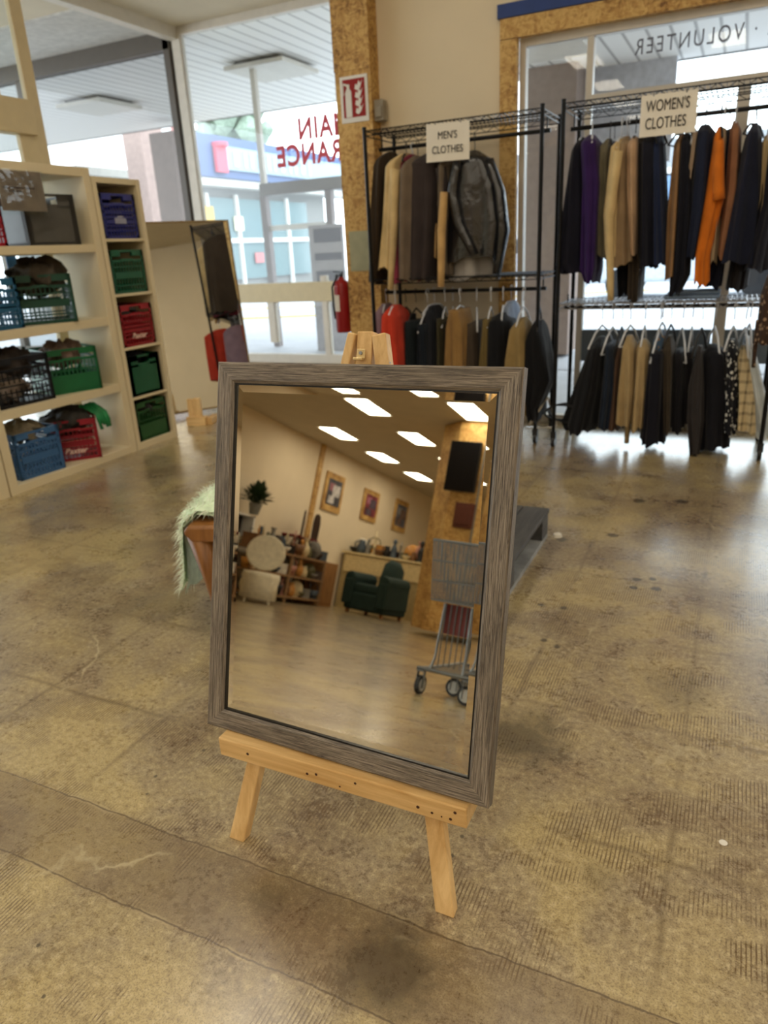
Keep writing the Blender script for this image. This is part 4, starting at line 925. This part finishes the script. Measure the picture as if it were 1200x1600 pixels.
garment('shirt', 'cream plaid shirt', 'shirt', G4, WL, [(540, 1158, 1164), (556, 1152, 1170), (620, 1154, 1180), (668, 1152, 1182)], (190, 172, 136), Y=YW_-.08, depth=.14, kind='plaid', **kw)
garment('blouse', 'pale blue white blouse beside the plaid shirt', 'blouse', G4, WL, [(526, 1166, 1172), (560, 1164, 1182), (640, 1176, 1200), (676, 1180, 1204)], (196, 204, 208), Y=YW_, depth=.15, **kw)
# folded things on the wire shelf of the women's rack
m = MB(); m.box((0, 0, .012), (.30, .2, .02)); m.box((.01, .01, .034), (.28, .19, .02)); o = m.build('folded_cloth', simple('folded pale blue cloth', srgb(140, 164, 196), .8), bevel=.008); place(o, (-.25, 4.75, .892)); tag(o, "pale blue folded cloths on the women's wire shelf", 'cloth')

# ---------------------------------------------------------------- signs on the racks
def paper_sign(cx, cz, w, h, rows, label, yv, rz=0, tilt=0, size=.05, sx=.7):
    t = thing('paper_sign', label, 'sign', (cx, yv, cz), rot=(0, tilt, rz))
    m = MB(); nx, nz = 8, 6; vs = []
    for s in (0, .0015):
        for i in range(nx+1):
            for j in range(nz+1): vs.append((-w/2+w*i/nx, s+.002*math.sin(i*.9+j*.5), -h/2+h*j/nz))
    fs = []; o = (nx+1)*(nz+1)
    for i in range(nx):
        for j in range(nz):
            a = i*(nz+1)+j; fs += [(a, a+nz+1, a+nz+2, a+1), (o+a, o+a+1, o+a+nz+2, o+a+nz+1)]
    m.add(vs, fs); m.build('paper', M_PAPER, t, smooth=True)
    for (tx, z, x) in rows: text_mesh('lettering', tx, size, M_INK, t, facing((x, -.0045, z), (1, 0, 0), (0, 0, 1)), sx=sx, ext=.0006)
    for x in (-w*.28, w*.3):
        m = MB(); m.cyl((x, -.004, h/2-.006), (x, .006, h/2+.006), .004, 8); m.build('clip', M_STEEL, t)
    return t
a = at(665, 195, Y=4.52); b = at(733, 185, Y=4.52); c = at(668, 255, Y=4.52)
paper_sign((a.x+b.x)/2, (a.z+c.z)/2, b.x-a.x, a.z-c.z-.002, (("MEN'S", .035, .0), ("CLOTHES", -.042, .0)), "white paper sign reading MEN'S CLOTHES clipped to the left rack", 4.522, size=.058, sx=.80, tilt=R_(1))
a = at(1004, 150, Y=4.47); b = at(1090, 140, Y=4.47); c = at(1001, 215, Y=4.47)
paper_sign((a.x+b.x)/2, (a.z+c.z)/2, b.x-a.x+.01, a.z-c.z, (("WOMEN'S", .042, -.004), ("CLOTHES", -.04, -.010)), "cream paper sign reading WOMEN'S CLOTHES clipped to the right rack", 4.472, size=.076, sx=.62)
# extinguisher pictogram sign on the pillar
YP = 4.985
a = at(528, 122, Y=YP); b = at(571, 119, Y=YP); c = at(533, 194, Y=YP)
W_, H_ = b.x-a.x, a.z-c.z
t = thing('safety_sign', 'red and white fire extinguisher pictogram sign on the chipboard pillar', 'sign', ((a.x+b.x)/2+.012, YP, (a.z+c.z)/2))
m = MB(); m.box((0, 0, 0), (W_, .004, H_)); m.build('sign_plate', M_WHITE, t)
m = MB(); m.box((0, -.003, .006), (W_*.8, .003, H_*.82)); m.build('red_field', M_RED, t)
m = MB(); x = -W_*.2; m.box((x, -.0055, -.03), (W_*.22, .003, H_*.55)); m.prism([(x-W_*.11, H_*.16), (x-W_*.03, H_*.26), (x+W_*.03, H_*.26), (x+W_*.11, H_*.16)], .003, 'XZ', -.007)
m.box((x, -.0055, H_*.29), (W_*.1, .003, .02)); m.bar((x-.0, -.0055, H_*.3), (x-W_*.17, -.0055, H_*.34), .004, .012); m.bar((x-W_*.17, -.0055, H_*.34), (x-W_*.17, -.0055, H_*.1), .004, .008)
for k in range(4):
    z = -H_*.3+k*H_*.17; m.prism([(W_*.04, z), (W_*.14, z-.012), (W_*.24, z+.004), (W_*.33, z+.05), (W_*.25, z+.028), (W_*.2, z+.05), (W_*.14, z+.02), (W_*.08, z+.03)], .003, 'XZ', -.007)
m.build('pictogram', M_WHITE, t)
a = at(545, 362, Y=YP); b = at(584, 360, Y=YP); c = at(548, 424, Y=YP)
m = MB(); m.box(((a.x+b.x)/2, YP-.002, (a.z+c.z)/2), (b.x-a.x, .002, a.z-c.z)); tag(m.build('notice_paper', simple('greenish grey paper', srgb(168, 168, 140), .7)), 'plain greenish grey paper taped to the chipboard pillar', 'paper')
a = at(592, 173, Y=5.05); m = MB(); m.box((a.x, 5.06, a.z), (.085, .07, .13)); m.box((a.x+.01, 5.02, a.z-.01), (.05, .02, .07)); tag(m.build('wall_box', simple('grey plastic box', srgb(150, 142, 128), .5), bevel=.006), 'small grey box fixed beside the chipboard pillar', 'junction box')
t = thing('fire_extinguisher', 'red fire extinguisher hanging on the left side of the chipboard pillar', 'fire extinguisher', (-2.755, 5.05, .66))
m = MB(); m.lathe([(.0, 0), (.055, 0), (.06, .01), (.06, .34), (.05, .375), (.022, .395), (.018, .41)], n=20); m.build('cylinder', M_RED, t, smooth=True)
m = MB(); m.cyl((0, 0, .405), (0, 0, .43), .014); m.bar((.02, 0, .44), (-.06, 0, .45), .014, .01); m.bar((.02, 0, .43), (-.05, 0, .42), .012, .008); m.tube([(-.02, -.02, .42), (-.06, -.04, .34), (-.066, -.03, .2), (-.062, -.02, .1)], .008, 8); m.build('valve_and_hose', M_BLACKPL, t)
m = MB(); m.loft([[Vector((.0608*math.cos(a), .0608*math.sin(a), z)) for a in [R_(180+k*12) for k in range(9)]]+[Vector((.0602*math.cos(a), .0602*math.sin(a), z)) for a in [R_(180+k*12) for k in range(8, -1, -1)]] for z in (.16, .28)]); m.build('label_sticker', M_PAPER, t)

# ---------------------------------------------------------------- leaning dressing mirror at the back
e = Vector((.54, .84, 0)).normalized(); mback = Vector((-.84, .54, 0)).normalized(); tau = R_(6)
upd = (Vector((0, 0, 1))*math.cos(tau)+mback*math.sin(tau)).normalized(); Bp = Vector((-3.79, 5.21, .035)); MWd, MH = 1.02, 1.52
mm = Matrix.Translation(Bp-e*MWd/2) @ Matrix((e, mback*math.cos(tau)-Vector((0, 0, 1))*math.sin(tau), upd)).transposed().to_4x4()
t = thing('dressing_mirror', 'tall leaning mirror with thin gilt edge behind the narrow shelving unit', 'mirror'); t.matrix_world = mm
m = MB(); m.add([(-MWd/2+.008, 0, .008), (MWd/2-.008, 0, .008), (MWd/2-.008, 0, MH-.008), (-MWd/2+.008, 0, MH-.008)], [(0, 1, 2, 3)]); m.build('mirror_glass', mirror_mat('back mirror glass', (.74, .73, .68)), t)
m = MB(); m.box((0, .006, .006), (MWd, .02, .012)); m.box((0, .006, MH-.006), (MWd, .02, .012)); m.box((-MWd/2+.006, .006, MH/2), (.012, .02, MH)); m.box((MWd/2-.006, .006, MH/2), (.012, .02, MH)); m.build('gilt_edge', simple('dull gilt', srgb(140, 118, 80), .4, metal=.5), t)
m = MB(); m.box((0, .02, MH/2), (MWd-.02, .012, MH-.02)); m.build('backing_board', MATS['brown hardboard'], t)
# pine feet in front of it
wp = at(310, 665, Z=0)
t = thing('wooden_bracket', 'short pine blocks nailed together bracing the foot of the leaning mirror', 'bracket', (wp.x-.03, wp.y+.03, 0), R_(18))
for (x, y, dz, w) in ((-.055, .05, .20, .05), (.02, .0, .215, .055)):
    m = MB(); m.box((x, y, dz/2), (w, .04, dz)); m.build('upright', M_PINE, t, bevel=.003)
m = MB(); m.box((.01, -.02, .035), (.16, .07, .07)); m.box((.11, .05, .03), (.045, .14, .06)); m.build('base_block', M_PINEX, t, bevel=.003)

# ---------------------------------------------------------------- pallet
PLm = wood('dark stained pallet wood', srgb(52, 52, 54), srgb(96, 94, 92), axis=1, grain=26, rough=.6, bump=.2)
t = thing('pallet', 'dark grey painted wooden pallet on the floor behind the mirror', 'pallet', (-1.065, 2.385, 0))
for k in range(7):
    m = MB(); m.box((-.4+.05+k*.1165, 0, .130), (.112, 1.2, .02)); m.build('deck_board', PLm, t, bevel=.002)
for y in (-.55, 0, .55):
    m = MB(); m.box((0, y, .11), (.8, .1, .02)); m.build('cross_board', PLm, t)
    for x in (-.35, 0, .35):
        m = MB(); m.box((x, y, .061), (.1, .1, .078)); m.build('block', PLm, t)
for x in (-.35, 0, .35):
    m = MB(); m.box((x, 0, .011), (.1, 1.2, .02)); m.build('bottom_board', simple('worn pale edge paint', srgb(150, 152, 152), .6, noise=.3) if x > 0 else PLm, t)

# ---------------------------------------------------------------- stool with fur throw behind the mirror
st = thing('wooden_stool', 'low brown wooden stool with tapering legs hidden behind the easel mirror', 'stool', (-1.42, 1.98, 0), R_(20))
WD = wood('varnished brown wood', srgb(104, 66, 34), srgb(164, 112, 60), axis=2, grain=22, rough=.35, bump=.05)
m = MB(); m.prism([(-.24, .35), (-.27, .385), (-.25, .41), (.25, .41), (.27, .385), (.24, .35)], .36, 'XZ', -.18); m.build('seat', WD, st, bevel=.01)
for sx in (-1, 1):
    for sy in (-1, 1):
        m = MB(); m.tube([(sx*.225, sy*.14, .37), (sx*.20, sy*.14, .19), (sx*.185, sy*.15, .06), (sx*.2, sy*.15, 0)], [(.045, .04), (.030, .028), (.02, .02), (.028, .026)], 10); m.build('leg', WD, st, smooth=True)
FUR = simple('mint green fur', srgb(224, 244, 212), .95, noise=.15, scale=30)
FURD = simple('mint green fur strands', srgb(232, 248, 222), .9, noise=.2, scale=30)
m = MB(); r5 = random.Random(11); top = []
prof = [(-.33, .12), (-.325, .2), (-.315, .33), (-.29, .42), (-.22, .46), (-.1, .465), (.05, .46), (.12, .44)]
for i, (x, z) in enumerate(prof):
    for j in range(9):
        y = -.12+.34*j/8; top.append(Vector((x+.008*math.sin(j*2+i), y+(.02*math.sin(i)), z+.01*math.sin(j*1.7+i*2)+(.04*abs(j-4)/4 if i == 0 else 0)-(.02 if j in (0, 8) else 0))))
nn = len(top); fs = []
for i in range(len(prof)-1):
    for j in range(8): a = i*9+j; fs += [(a, a+9, a+10, a+1), (nn+a, nn+a+1, nn+a+10, nn+a+9)]
m.add(top+[v+Vector((.012 if v.z < .35 else 0, 0, -.012)) for v in top], fs)
th = m.build('fur_throw', FUR, smooth=True); th.matrix_world = Matrix.Translation(st.location) @ Matrix.Rotation(R_(20), 4, 'Z'); tag(th, 'mint green shaggy fur throw draped over the wooden stool', 'throw')
m = MB()
for k in range(2600):
    i = r5.randrange(len(prof)-1); j = r5.randrange(8); u, v = r5.random(), r5.random()
    a, b2, c2, d2 = top[i*9+j], top[(i+1)*9+j], top[(i+1)*9+j+1], top[i*9+j+1]
    p = a.lerp(b2, u).lerp(d2.lerp(c2, u), v); nn_ = (b2-a).cross(d2-a).normalized(); nn_ = nn_ if (nn_.z > 0 or nn_.x < 0) else -nn_
    if nn_.z < 0: nn_ = -nn_
    if p.z < .40: nn_ = Vector((-1, 0, .1))
    if j == 0 and v < .4: nn_ = nn_+Vector((0, -.8, 0))
    d = (nn_*.6+Vector((r5.uniform(-.6, .6), r5.uniform(-.6, .6), r5.uniform(-.9, .1)))).normalized(); l = r5.uniform(.025, .055)
    sd = d.cross(Vector((r5.random(), r5.random(), r5.random()))).normalized()*.0016
    q = p+d*l+Vector((0, 0, -l*.3)); mid = p+d*l*.5
    m.add([p-sd, p+sd, mid+sd*.8, q, mid-sd*.8], [(0, 1, 2, 4), (4, 2, 3)])
fb_ = m.build('fur_pile', FURD, th); fb_['kind'] = 'stuff'

# ================================================================ rear of the store (seen in the mirror)
NM = nrm; C2 = CAM + (-2*MD)*NM
def ma(x, y, X=None, Y=None, Z=None):
    d = rgt*((x-600)/FPX) - upv*((y-800)/FPX) + fwd; d = d - NM*2*d.dot(NM)
    k = (X-C2.x)/d.x if X is not None else (Y-C2.y)/d.y if Y is not None else (Z-C2.z)/d.z
    return C2 + d*k
# chipboard column
m = MB(); YC = -8.75
a = ma(676, 700, Y=YC).x; b = ma(765, 700, Y=YC).x+1.3
m.prism([(a, YC-.35), (a+.45, YC), (b, YC), (b, YC-3.0), (a, YC-3.0)], CEIL-.12, 'XY', .10); m.box(((a+b)/2+.2, YC-1.4, .22), (b-a-.35, 2.9, .25)); struct(m.build('trim_6', M_OSB))
m = MB(); m.box((a+.31, YC-.17, 2.0), (.03, .03, 2.9)); m.box((ma(759, 700, Y=YC).x, YC+.012, 2.0), (.03, .025, 2.9)); struct(m.build('trim_7', simple('grey conduit', srgb(120, 116, 108), .5)))
p0 = ma(705, 688, Y=YC+.1); p1 = ma(752, 695, Y=YC+.1); p2 = ma(692, 765, Y=YC+.1)
t = thing('television', 'black wall-mounted television on the chipboard column, seen in the mirror', 'television', ((p0.x+p1.x)/2, YC+.07, (p0.z+p2.z)/2))
m = MB(); m.box((0, 0, 0), (p1.x-p0.x, .07, p0.z-p2.z)); m.build('housing', M_BLACKPL, t, bevel=.006)
m = MB(); m.box((0, .037, 0), (p1.x-p0.x-.03, .004, p0.z-p2.z-.03)); m.build('screen', simple('black glass screen', (.006, .006, .007), .12), t)
m = MB(); q = ma(722, 805, Y=YC+.1); m.box((q.x, YC+.04, q.z), (.34, .05, .42)); m.box((q.x, YC+.07, q.z), (.24, .02, .3)); tag(m.build('framed_picture', simple('dark reddish frame', srgb(88, 46, 34), .5), bevel=.005), 'dark reddish framed picture under the television in the mirror', 'picture')
XL = -9.2
a = ma(500, 700, X=XL); m = MB(); m.box((XL+.02, a.y-.1, CEIL/2), (.04, .17, CEIL)); struct(m.build('trim_8', M_OSB))
for k, (x0_, y0_, x1_, y1_, cs) in enumerate(((512, 735, 526, 803, ((70, 70, 78), (150, 96, 106), (190, 186, 184))), (571, 762, 588, 819, ((130, 60, 70), (170, 110, 128), (84, 74, 86))), (620, 778, 632, 834, ((92, 96, 112), (130, 134, 138), (104, 84, 78))))):
    tp = ma(x0_, y0_, X=XL+.05); bt = ma(x1_, y1_, X=XL+.05); wd_ = .84; zc = (tp.z+bt.z)/2; hh = tp.z-bt.z; yc = tp.y-.44
    t = thing('framed_poster', ['chipboard framed poster nearest the chipboard strip, in the mirror', 'middle chipboard framed reddish poster in the mirror', 'rightmost chipboard framed poster in the mirror'][k], 'poster', (XL+.03, yc, zc), 0, 'three posters on the rear wall')
    m = MB(); m.box((0, 0, 0), (.04, wd_, hh)); m.build('frame', M_OSB, t, bevel=.004)
    m = MB(); m.box((.024, 0, 0), (.01, wd_*.74, hh*.68)); m.build('print', simple('poster print %d' % k, srgb(*cs[0]), .5, noise=.5, scale=5), t)
    m = MB(); m.box((.031, -.08, .05), (.004, wd_*.4, hh*.3)); m.box((.031, .1, -.18), (.004, wd_*.34, hh*.2)); m.build('print_shape', simple('poster shape %d' % k, srgb(*cs[2]), .5, noise=.4, scale=8), t)
    m = MB(); m.box((.030, .12, .12), (.004, wd_*.3, hh*.2)); m.build('print_shape', simple('poster tint %d' % k, srgb(*cs[1]), .5), t)
# armchair
t = thing('armchair', 'dark green upholstered armchair on the floor in the mirror', 'armchair', (-7.3, -11.9, 0), R_(8)); t.scale = (1.1, 1.0, 1.12)
AG = simple('dark green upholstery', srgb(24, 46, 40), .8, noise=.15, scale=12)
m = MB(); m.box((0, 0, .25), (1.0, .9, .36)); m.build('base', AG, t, bevel=.05)
for sx in (-1, 1):
    m = MB(); m.box((sx*.42, .05, .42), (.24, .9, .5)); m.tube([(sx*.42, -.4, .68), (sx*.42, .48, .68)], .13, 14); m.build('armrest', AG, t, bevel=.03)
m = MB(); m.box((.0, .05, .5), (.66, .75, .2)); m.build('seat_cushion', AG, t, bevel=.06)
m = MB(); m.tube([(.0, -.42, .35), (0, -.46, .7), (0, -.52, 1.02), (0, -.53, 1.15)], [(.12, .42), (.13, .42), (.13, .36), (.05, .2)], 18); m.build('backrest', AG, t, smooth=True)
for sx in (-1, 1):
    for sy in (-1, 1):
        m = MB(); m.box((sx*.42, sy*.36, .04), (.06, .06, .08)); m.build('foot', WD, t)
# counter
t = thing('sales_counter', 'long cream counter beyond the green armchair in the mirror', 'counter', (-7.86, -13.6, 0))
m = MB(); m.box((0, 0, .68), (2.5, .7, 1.36)); m.build('body', simple('olive beige panel', srgb(166, 146, 100), .7), t)
m = MB(); m.box((0, .0, 1.38), (2.6, .8, .05)); m.build('worktop', simple('pale cream top', srgb(216, 196, 148), .5), t, bevel=.01)
m = MB(); m.box((.0, .36, 1.12), (2.4, .02, .42)); m.build('front_panel', simple('pale cream panel', srgb(212, 190, 140), .6), t)
# round-back white chair
t = thing('chair', 'white upholstered chair with an oval backrest at the mirror left edge', 'chair', (-7.75, -8.2, 0), R_(-36)); t.scale = (1.2, 1.2, 1.1)
WU_ = simple('off white upholstery', srgb(214, 206, 182), .8)
m = MB(); m.lathe([(.05, .06), (.28, .06), (.27, .3), (.29, .42), (.27, .49), (.05, .50)], n=24); m.build('seat', WU_, t, smooth=True)
m = MB(); m.loft([[Vector((.30*math.cos(a), -.24+s, .82+.30*math.sin(a))) for a in [k*math.pi/14 for k in range(28)]] for s in (-.03, .03)]); m.build('backrest', WU_, t, bevel=.02)
for sx in (-1, 1):
    for sy in (-1, 1):
        m = MB(); m.tube([(sx*.17, sy*.17, .08), (sx*.18, sy*.18, 0)], [.025, .016], 8); m.build('leg', WU_, t)
m = MB(); m.box((-8.75, -8.35, .6), (.05, .5, 1.2)); tag(m.build('leaning_panel', WU_), 'tall white panel standing beside the oval-backed chair in the mirror', 'panel')
# long table with bric-a-brac against the left wall
t = thing('display_table', 'long two-tier display table crowded with bric-a-brac in the mirror', 'table', (-8.75, -9.95, 0))
TB = simple('brown table wood', srgb(140, 108, 74), .6)
for z in (.12, .55, .98): m = MB(); m.box((0, 0, z), (.8, 2.7, .04)); m.build('tier_board', TB, t)
for sx in (-.37, .37):
    for sy in (-1.3, 0, 1.3): m = MB(); m.box((sx, sy, .5), (.05, .05, 1.0)); m.build('leg', TB, t)
r6 = random.Random(21)
cols = {'cream': (206, 190, 150), 'dark brown': (62, 44, 32), 'black': (28, 26, 26), 'amber': (196, 138, 66), 'grey': (120, 116, 108), 'white': (214, 208, 192), 'brown': (116, 80, 48), 'olive': (92, 88, 58), 'slate blue': (72, 84, 96), 'dusty pink': (168, 116, 100)}
PROTO = {}
def knick(kind, cname, loc, s, label, group):
    key = (kind, cname)
    mat = simple('%s glaze' % cname, srgb(*cols[cname]), .4, noise=.2)
    if key not in PROTO:
        m = MB()
        if kind == 'vase': m.lathe([(.03, 0), (.05, .02), (.075, .09), (.06, .17), (.028, .22), (.026, .27), (.045, .30), (.035, .30), (.02, .25)], n=16)
        elif kind == 'bowl': m.lathe([(.03, 0), (.05, .01), (.09, .06), (.11, .10), (.10, .10), (.08, .06), (.02, .02)], n=16)
        elif kind == 'basket':
            m.lathe([(.08, 0), (.10, .08), (.12, .16), (.11, .16), (.09, .02), (.02, .01)], n=16); m.tube([(-.11, 0, .16), (-.08, 0, .26), (0, 0, .30), (.08, 0, .26), (.11, 0, .16)], .008, 6)
        elif kind == 'jug': m.lathe([(.05, 0), (.07, .03), (.075, .10), (.045, .17), (.05, .21), (.04, .21), (.03, .16)], n=16); m.tube([(.045, 0, .19), (.11, 0, .16), (.10, 0, .08), (.07, 0, .05)], .01, 6)
        elif kind == 'box': m.box((0, 0, .07), (.2, .15, .14)); m.box((0, 0, .15), (.21, .16, .02))
        elif kind == 'figurine': m.lathe([(.05, 0), (.055, .02), (.035, .05), (.05, .13), (.03, .19), (.018, .21), (.034, .24), (.03, .28), (.008, .30)], n=14)
        elif kind == 'plate': m.tube([(0, 0, .13), (.012, 0, .13)], .13, 24); m.tube([(.012, 0, .13), (.018, 0, .13)], .09, 24); m.box((0, 0, .005), (.08, .08, .01))
        elif kind == 'candlestick': m.lathe([(.06, 0), (.05, .015), (.015, .03), (.012, .1), (.025, .12), (.012, .14), (.012, .24), (.03, .26), (.01, .262), (.01, .33)], n=14)
        PROTO[key] = m.build(kind, mat, smooth=(kind != 'box')); o = PROTO[key]
    else:
        o = PROTO[key].copy(); C.objects.link(o)
    o.location = loc; o.scale = (s, s, s); o.rotation_euler = (0, 0, r6.uniform(0, 6))
    return tag(o, label, kind, group)
kinds = ['vase', 'bowl', 'basket', 'jug', 'box', 'figurine', 'plate', 'candlestick']; cn = list(cols)
pl = ['near its left end', 'left of its middle', 'near its middle', 'right of its middle', 'at its right end']
for zi, (z, zn, n) in enumerate(((.14, 'bottom tier', 15), (.57, 'middle tier', 15), (1.0, 'top tier', 17))):
    for rr_ in range(2):
        for k in range(n):
            if rr_ and k % 2: continue
            kd = kinds[(k*3+zi*2+rr_*5) % 8]; c = cn[(k*7+zi*3+rr_*4) % 10]
            y = -8.72-2.5*k/(n-1)
            knick(kd, c, (-8.52-.3*rr_, y, z), r6.uniform(1.15, 1.35) if zi < 2 else r6.uniform(1.1, 1.6), '%s %s, display table %s, %s row, %s' % (c, kd, zn, 'front' if not rr_ else 'back', pl[min(4, int(k/(n-1)*4.99))]), 'bric-a-brac on the display table')
# white cabinet frame on the table
t = thing('cabinet', 'small white open cabinet on the display table at the mirror left', 'cabinet', (-8.95, -8.75, 1.0))
for (x, y, z, a_, b_, c_) in ((0, 0, .02, .3, .62, .04), (0, 0, .58, .3, .62, .04), (0, -.29, .3, .3, .04, .6), (0, .29, .3, .3, .04, .6)): m = MB(); m.box((x, y, z), (a_, b_, c_)); m.build('panel', M_WHITE, t)
m = MB(); m.box((-.14, 0, .3), (.02, .56, .54)); m.build('back_panel', simple('dark cabinet inside', srgb(50, 44, 40), .7), t)
def dchair(loc, rz, label):
    t = thing('dining_chair', label, 'chair', loc, rz, 'dark chairs stacked on the display table'); DK = simple('dark carved wood', srgb(48, 28, 22), .4)
    m = MB(); m.box((0, 0, .42), (.42, .42, .05)); m.build('seat', simple('dark red seat', srgb(110, 24, 26), .7), t, bevel=.015)
    for sx in (-1, 1):
        for sy in (-1, 1): m = MB(); m.tube([(sx*.18, sy*.18, 0), (sx*.18, sy*.18, .41)], .018, 8); m.build('leg', DK, t)
    m = MB(); m.prism([(-.17, .44), (-.19, .8), (-.13, .98), (0, 1.02), (.13, .98), (.19, .8), (.17, .44)], .03, 'XZ', -.21); m.build('backrest', DK, t, bevel=.008)
dchair((-8.9, -10.55, 1.0), R_(60), 'left dark wooden chair with red seat raised on the display table'); dchair((-8.9, -11.1, 1.0), R_(80), 'right dark wooden chair with red seat beside the chipboard strip')
# plant
t = thing('potted_plant', 'leafy dark green potted plant at the mirror left edge', 'plant', (-8.78, -8.95, 1.62))
m = MB(); m.lathe([(.09, 0), (.13, .2), (.14, .22), (.12, .22), (.02, .2)], n=16); m.build('pot', simple('grey pot', srgb(120, 120, 112), .6), t)
m = MB()
for k in range(220):
    a = r6.uniform(0, 6.28); el = r6.uniform(.2, 1.4); l = r6.uniform(.10, .24); d = Vector((math.cos(a)*math.cos(el), math.sin(a)*math.cos(el), math.sin(el)*1.5)); p = Vector((0, 0, .2)); q = p+d*l; s = Vector((-math.sin(a), math.cos(a), 0))*.045
    m.add([q-s*.2, q+d*.05+s, q+d*.16+Vector((0, 0, -.05)), q+d*.05-s], [(0, 1, 2, 3)]); m.bar(p, q, .004, .004)
m.build('foliage', simple('dark leaves', srgb(44, 66, 40), .6, noise=.3), t)
for k in range(26):   # along the counter
    kd = kinds[(k*5+1) % 8]; c = cn[(k*3+2) % 10]; row = k % 2
    knick(kd, c, (-8.95+2.2*(k//2)/12.0, -13.45-.3*row, 1.405), r6.uniform(1.0, 1.9), '%s %s on the cream counter, %s row, %s' % (c, kd, 'front' if not row else 'back', ['at the wall', 'left', 'left of centre', 'centre', 'right of centre', 'right', 'by the column'][k//4]), 'bric-a-brac on the counter')
t = thing('side_cabinet', 'brown wooden cabinet between the display table and the counter in the mirror', 'cabinet', (-8.8, -11.75, 0))
m = MB(); m.box((0, 0, .5), (.6, .6, 1.0)); m.build('body', wood('tan cabinet wood', srgb(120, 82, 44), srgb(168, 120, 70), axis=2, grain=20), t, bevel=.01)
m = MB(); m.box((.31, 0, .5), (.02, .5, .85)); m.build('door', MATS['tan cabinet wood'], t, bevel=.006)

# shopping cart
ct = thing('shopping_cart', 'grey wire shopping cart standing in front of the chipboard column in the mirror', 'shopping cart', (-1.66, -2.12, 0), R_(4))
CG = simple('grey cart wire', srgb(112, 114, 114), .4, metal=.5)
m = MB(); Lc = -.85
def basket_pt(u, v, zf):   # u across -1..1, v 0 front..1 back, zf 0 bottom..1 top
    w = .19+.035*zf+.05*v; z = .63+.03*v+(.40+.04*v)*zf
    return Vector((u*w, .0+v*Lc-(.04*(1-zf) if v < .5 else 0), z))
for zf in (0, .33, .66, 1.0):
    m.tube([basket_pt(-1, 0, zf), basket_pt(1, 0, zf), basket_pt(1, 1, zf), basket_pt(-1, 1, zf)], .005 if zf < 1 else .009, 6, closed=True)
for k in range(15):
    u = -1+2*k/14; m.bar(basket_pt(u, 0, 0), basket_pt(u, 0, 1), .006, .006, (1, 0, 0)); m.bar(basket_pt(u, 0, 0), basket_pt(u, 1, 0), .004, .004)
for k in range(28):
    v = k/27
    for s in (-1, 1): m.bar(basket_pt(s, v, 0), basket_pt(s, v, 1), .006, .006, (0, 1, 0))
    if k % 3 == 0: m.bar(basket_pt(-1, v, 0), basket_pt(1, v, 0), .004, .004)
m.build('basket', CG, ct)
m = MB()
for s in (-1, 1):
    m.tube([(s*.24, Lc-.06, 1.06), (s*.22, Lc-.02, .9), (s*.15, Lc+.12, .4), (s*.2, Lc+.05, .2), (s*.17, -.04, .17)], .012, 8); m.tube([(s*.1, -.08, .62), (s*.11, -.08, .25), (s*.12, -.06, .18)], .009, 8)
for k in range(6): u = -.1+k*.04; m.tube([(u, -.1, .62), (u, -.12, .2)], .005, 6)
m.tube([(-.2, -.03, .17), (.2, -.03, .17)], .013, 8); m.tube([(-.22, Lc+.05, .19), (.22, Lc+.05, .19)], .012, 8)
for k in range(9): y = -.08-.085*k; m.bar((-.17-.004*k, y, .18), (.17+.004*k, y, .18), .005, .005)
m.build('chassis', CG, ct)
m = MB(); m.tube([(-.25, Lc-.07, 1.06), (.25, Lc-.07, 1.06)], .016, 10); m.build('handle', M_BLACKPL, ct)
m = MB(); m.box((0, -.12, .52), (.2, .02, .2)); m.build('red_panel', simple('dark red plate', srgb(96, 30, 24), .5), ct)
for (s, y, ax) in ((-1, -.03, 0), (1, -.03, 1), (-1, Lc+.08, 0), (1, Lc+.08, 0), (-.25, -.30, 1)):
    x = s*.17; m = MB(); dx, dy = (.014, 0) if not ax else (0, .014); m.cyl((x-dx, y-.02-dy, .062), (x+dx, y-.02+dy, .062), .062, 22); wq = m.build('wheel', simple('dark rubber', srgb(42, 42, 42), .6), ct)
    m = MB(); m.cyl((x-dx*1.2, y-.02-dy*1.2, .062), (x+dx*1.2, y-.02+dy*1.2, .062), .042, 18); m.build('wheel_hub', simple('pale hub', srgb(176, 174, 168), .4), wq)
    m = MB(); m.box((x-.024, y-.01, .10), (.005, .03, .12)); m.box((x+.024, y-.01, .10), (.005, .03, .12)); m.box((x, y, .155), (.055, .04, .01)); m.build('caster_fork', CG, ct)
# a pale coin-like scrap on the floor
o = MB().lathe([(.001, 0), (.008, 0), (.009, .001), (.001, .0018)], n=10).build('paper_scrap', M_PAPER); place(o, (.093, 1.391, 0.0002)); tag(o, 'tiny pale scrap lying on the floor at right', 'scrap')
o = MB().lathe([(.001, 0), (.022, 0), (.018, .012), (.001, .016)], n=9).build('paper_scrap', M_PAPER); q = at(871, 838, Z=0); place(o, (q.x, q.y, 0.0002)); tag(o, 'crumpled white scrap on the floor right of the pallet', 'scrap')
